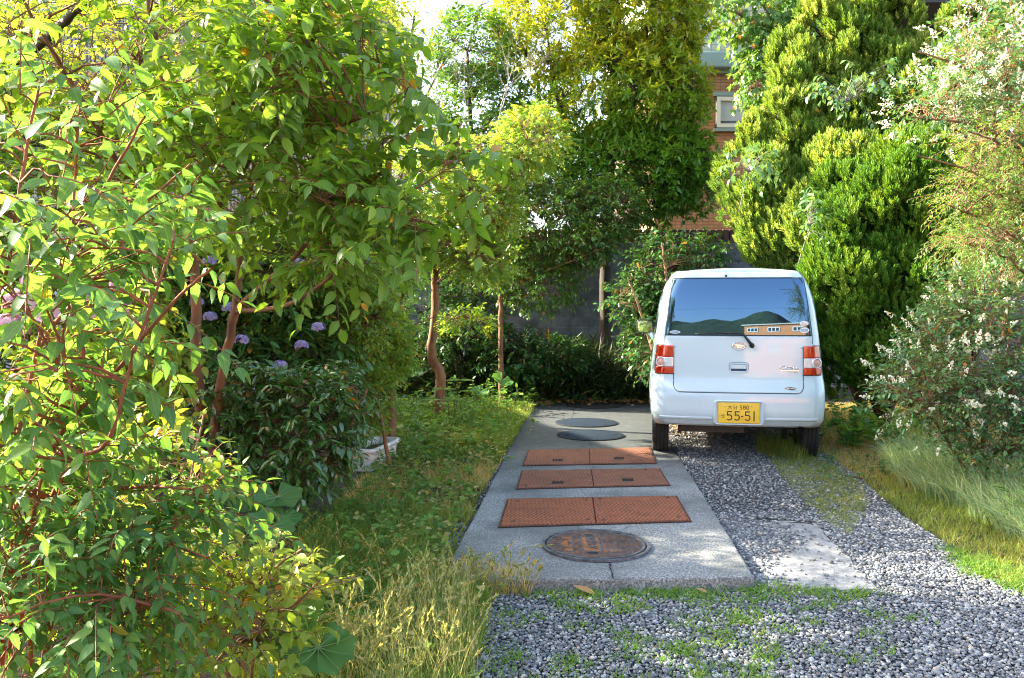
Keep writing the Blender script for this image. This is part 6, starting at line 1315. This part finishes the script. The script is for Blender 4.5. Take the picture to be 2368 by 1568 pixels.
# pebbles --------------------------------------------------------------------
def ico():
    bm = bmesh.new(); bmesh.ops.create_icosphere(bm, subdivisions=1, radius=.5); V = np.array([tuple(v.co) for v in bm.verts]); F = np.array([[v.index for v in f.verts] for f in bm.faces]); bm.free(); return V, [F]
IC = ico(); a = Acc()
def pebbles(x0, x1, y0, y1, sp, tm, sc, extra=None):
    gx_ = np.arange(x0, x1, sp); gy_ = np.arange(y0, y1, sp); X, Y = np.meshgrid(gx_, gy_); X = X.ravel()+RNG.uniform(-.5, .5, X.size)*sp; Y = Y.ravel()+RNG.uniform(-.5, .5, Y.size)*sp
    u = np.abs((X/Y)*FPX) < 1300
    k = poly_in(GRAVxy, X, Y) & ~mask_slab(X, Y, .004) & u
    onp = poly_in(PALE, X, Y); lo = np.array(PALE); bare_ = onp & (RNG.random(len(X)) > np.clip(.05+1.3*(G(1815, 1280).x-X)/.5+.7*vnoise(X, Y, 9, 4)+.9*np.clip((Y-4.4)/.3, 0, 1), .05, 1.)); k &= ~bare_
    X, Y, onp = X[k], Y[k], onp[k]; n = len(X); s_ = RNG.uniform(*sc, n)*np.where(RNG.random(n) < .06, 1.5, 1); Z = gz(X, Y)+.012+s_*.20+onp*.010+RNG.uniform(0, .006, n)
    Vt, F = tm; th = RNG.random(n)*6.28; D = np.stack([np.cos(th), np.sin(th), RNG.normal(size=n)*.2], 1)
    sq = np.stack([RNG.uniform(.65, 1., n), RNG.uniform(.9, 1.25, n), RNG.uniform(.42, .7, n)], 1)
    Yd = nrm(D); Xd = nrm(np.cross(Yd, np.array([0, 0, 1.])+RNG.normal(size=(n, 3))*.25)); Zd = np.cross(Xd, Yd); jit = 1+RNG.normal(size=(n, len(Vt), 1))*.09
    W = np.c_[X, Y, Z][:, None]+s_[:, None, None]*jit*(Vt[None, :, 0:1]*Xd[:, None]*sq[:, None, 0:1]+Vt[None, :, 1:2]*Yd[:, None]*sq[:, None, 1:2]+Vt[None, :, 2:3]*Zd[:, None]*sq[:, None, 2:3])
    m_ = len(Vt); a.put(W.reshape(-1, 3), [((np.arange(n)*m_)[:, None, None]+f[None]).reshape(-1, 3) for f in F], np.repeat(RNG.random(n), m_))
pebbles(-1.2, 4.2, 2.8, 5.4, .0145, IC, (.011, .023)); pebbles(-1.2, 4.5, 5.4, 8.2, .021, T_blob, (.015, .027)); pebbles(.5, 4, 8.2, 10.8, .05, T_blob, (.02, .032))
m_peb = mat('pebble', (.2, .2, .2), .7, 0, .35); at_ = N(m_peb, 'ShaderNodeAttribute', attribute_name='rnd')
c = ramp(m_peb, at_.outputs['Fac'], [(0, (.03, .034, .042)), (.3, (.085, .095, .11)), (.55, (.17, .18, .195)), (.8, (.30, .31, .315)), (.94, (.50, .50, .48)), (1, (.40, .33, .25))])
L(m_peb, mixc(m_peb, .3, c, ramp(m_peb, noise(m_peb, 160, 3), [(.35, (.05, .055, .06)), (.7, (.38, .38, .38))])), bsdf(m_peb).inputs['Base Color'])
tag(a.build('pebbles', m_peb), 'grey and white river pebbles covering the drive', 'pebbles', kind='stuff')
# fallen leaves --------------------------------------------------------------
def fallen(spec, group):
    for k, (x, y, s_, lb_) in enumerate(spec):
        q = G(x, y, -.06); z = float(gz(q.x, q.y))+.035; ins_ = bool(mask_slab(np.array([q.x]), np.array([q.y]))[0]); 
        if ins_: q = G(x, y, 0); z = .014
        f = Acc(); th = random.uniform(0, 6.28); inst(f, leaf_t(.42, droop=-.2, fold=.5), np.zeros((1, 3)), np.array([[math.cos(th), math.sin(th)*.6, .1]]), np.array([[.1, -.3, 1.]]), np.array([s_]), np.array([random.random()]))
        o = f.build('fallen_leaf', lm_rust); o.location = (q.x, q.y, z); tag(o, lb_, 'leaf', group)
fallen([(2216, 1215, .09, 'large pinkish dry leaf lying at the foot of the silvery grass'), (1375, 1378, .11, 'long pale dry leaf on the gravel in front of the slab crack'), (1636, 1375, .06, 'small curled tan leaf on gravel near the pale slab'), (1092, 972, .10, 'rust brown leaf in the grass left of the dark lids'),
        (985, 1078, .09, 'orange brown leaf in the grass right of the planter'), (2330, 1290, .06, 'tiny dry leaf on the short grass at the right edge'), (1980, 1520, .04, 'small orange leaf on the gravel at the bottom')], 'single fallen leaves')
a = Acc(); n = 420; X = RNG.uniform(.0, 2.2, n); Y = 11.05+RNG.normal(size=n)*.16-.15*(X < .5); d = rnd_dir(n); d[:, 2] *= .2; inst(a, leaf_s(.45, .4, -.2), np.c_[X, Y, np.maximum(gzl(X, Y), 0)+.02+RNG.random(n)*.02], d, np.tile([0, -.3, 1.], (n, 1))+RNG.normal(size=(n, 3))*.3, RNG.uniform(.04, .08, n), RNG.random(n))
n = 900; X, Y = scatter([(1560, 1010), (1900, 1010), (1900, 1045), (1560, 1040)], n); Y = Y+RNG.random(n)*1.6; d = rnd_dir(n); d[:, 2] *= .2; inst(a, leaf_s(.45, .4, -.2), np.c_[X, Y, gz(X, Y)+.03+RNG.random(n)*.02], d, np.tile([0, -.3, 1.], (n, 1))+RNG.normal(size=(n, 3))*.3, RNG.uniform(.025, .05, n), RNG.random(n)*.8)
tag(a.build('leaf_litter', lm_rust), 'brown leaf litter along the slab end and beneath the car', 'leaf litter', kind='stuff')
# planter --------------------------------------------------------------------
m_pl = mat('white_planter', (.62, .62, .60), .6); L(m_pl, ramp(m_pl, noise(m_pl, 9, 5, .7), [(.35, (.42, .40, .34)), (.55, (.66, .66, .64))]), bsdf(m_pl).inputs['Base Color'])
pq = (G(812, 1098)+G(912, 1062))*.5; pd = G(918, 1048)-G(815, 1098); Rz = math.atan2(pd.y, pd.x)
pot = empty('planter', (pq.x-.02, pq.y+.10, float(gzl(pq.x, pq.y))), Rz, 'weathered white oblong planter on the grass beside the camellia', 'planter')
def orect(hx, hy, r, z, n=6): return [(x, zz, z) for x, _, zz in rrect(None, -hx, hx, -hy, hy, r, 0, n)]
mb = MB(); loops(mb, [orect(.27, .095, .05, 0), orect(.30, .115, .06, .155)]); loops(mb, [orect(.30, .115, .06, .155), orect(.322, .135, .07, .157), orect(.326, .139, .07, .172), orect(.322, .135, .07, .190), orect(.300, .113, .06, .192), orect(.29, .105, .055, .13)]); mb.build('box', m_pl, pot)
mb = MB(); loops(mb, [orect(.29, .105, .055, .131), orect(.05, .03, .02, .138)], True); mb.build('soil', m_soil, pot)
for sx in (-.2, .2): mb = MB(); mb.box((sx, -.108, .07), (.05, .02, .10), 0, None, .008); mb.build('rib', m_pl, pot)
bpp = pot.location+Vector((0, 0, .13))
clumpweed('planter_shrub', 'thin brown-stemmed plant growing in the white planter', 'plant', [tuple(bpp+Vector((-.05, 0, 0)))], 110, (.05, .08), lm_maple, leaf_s(.45), .35, spr=.05)
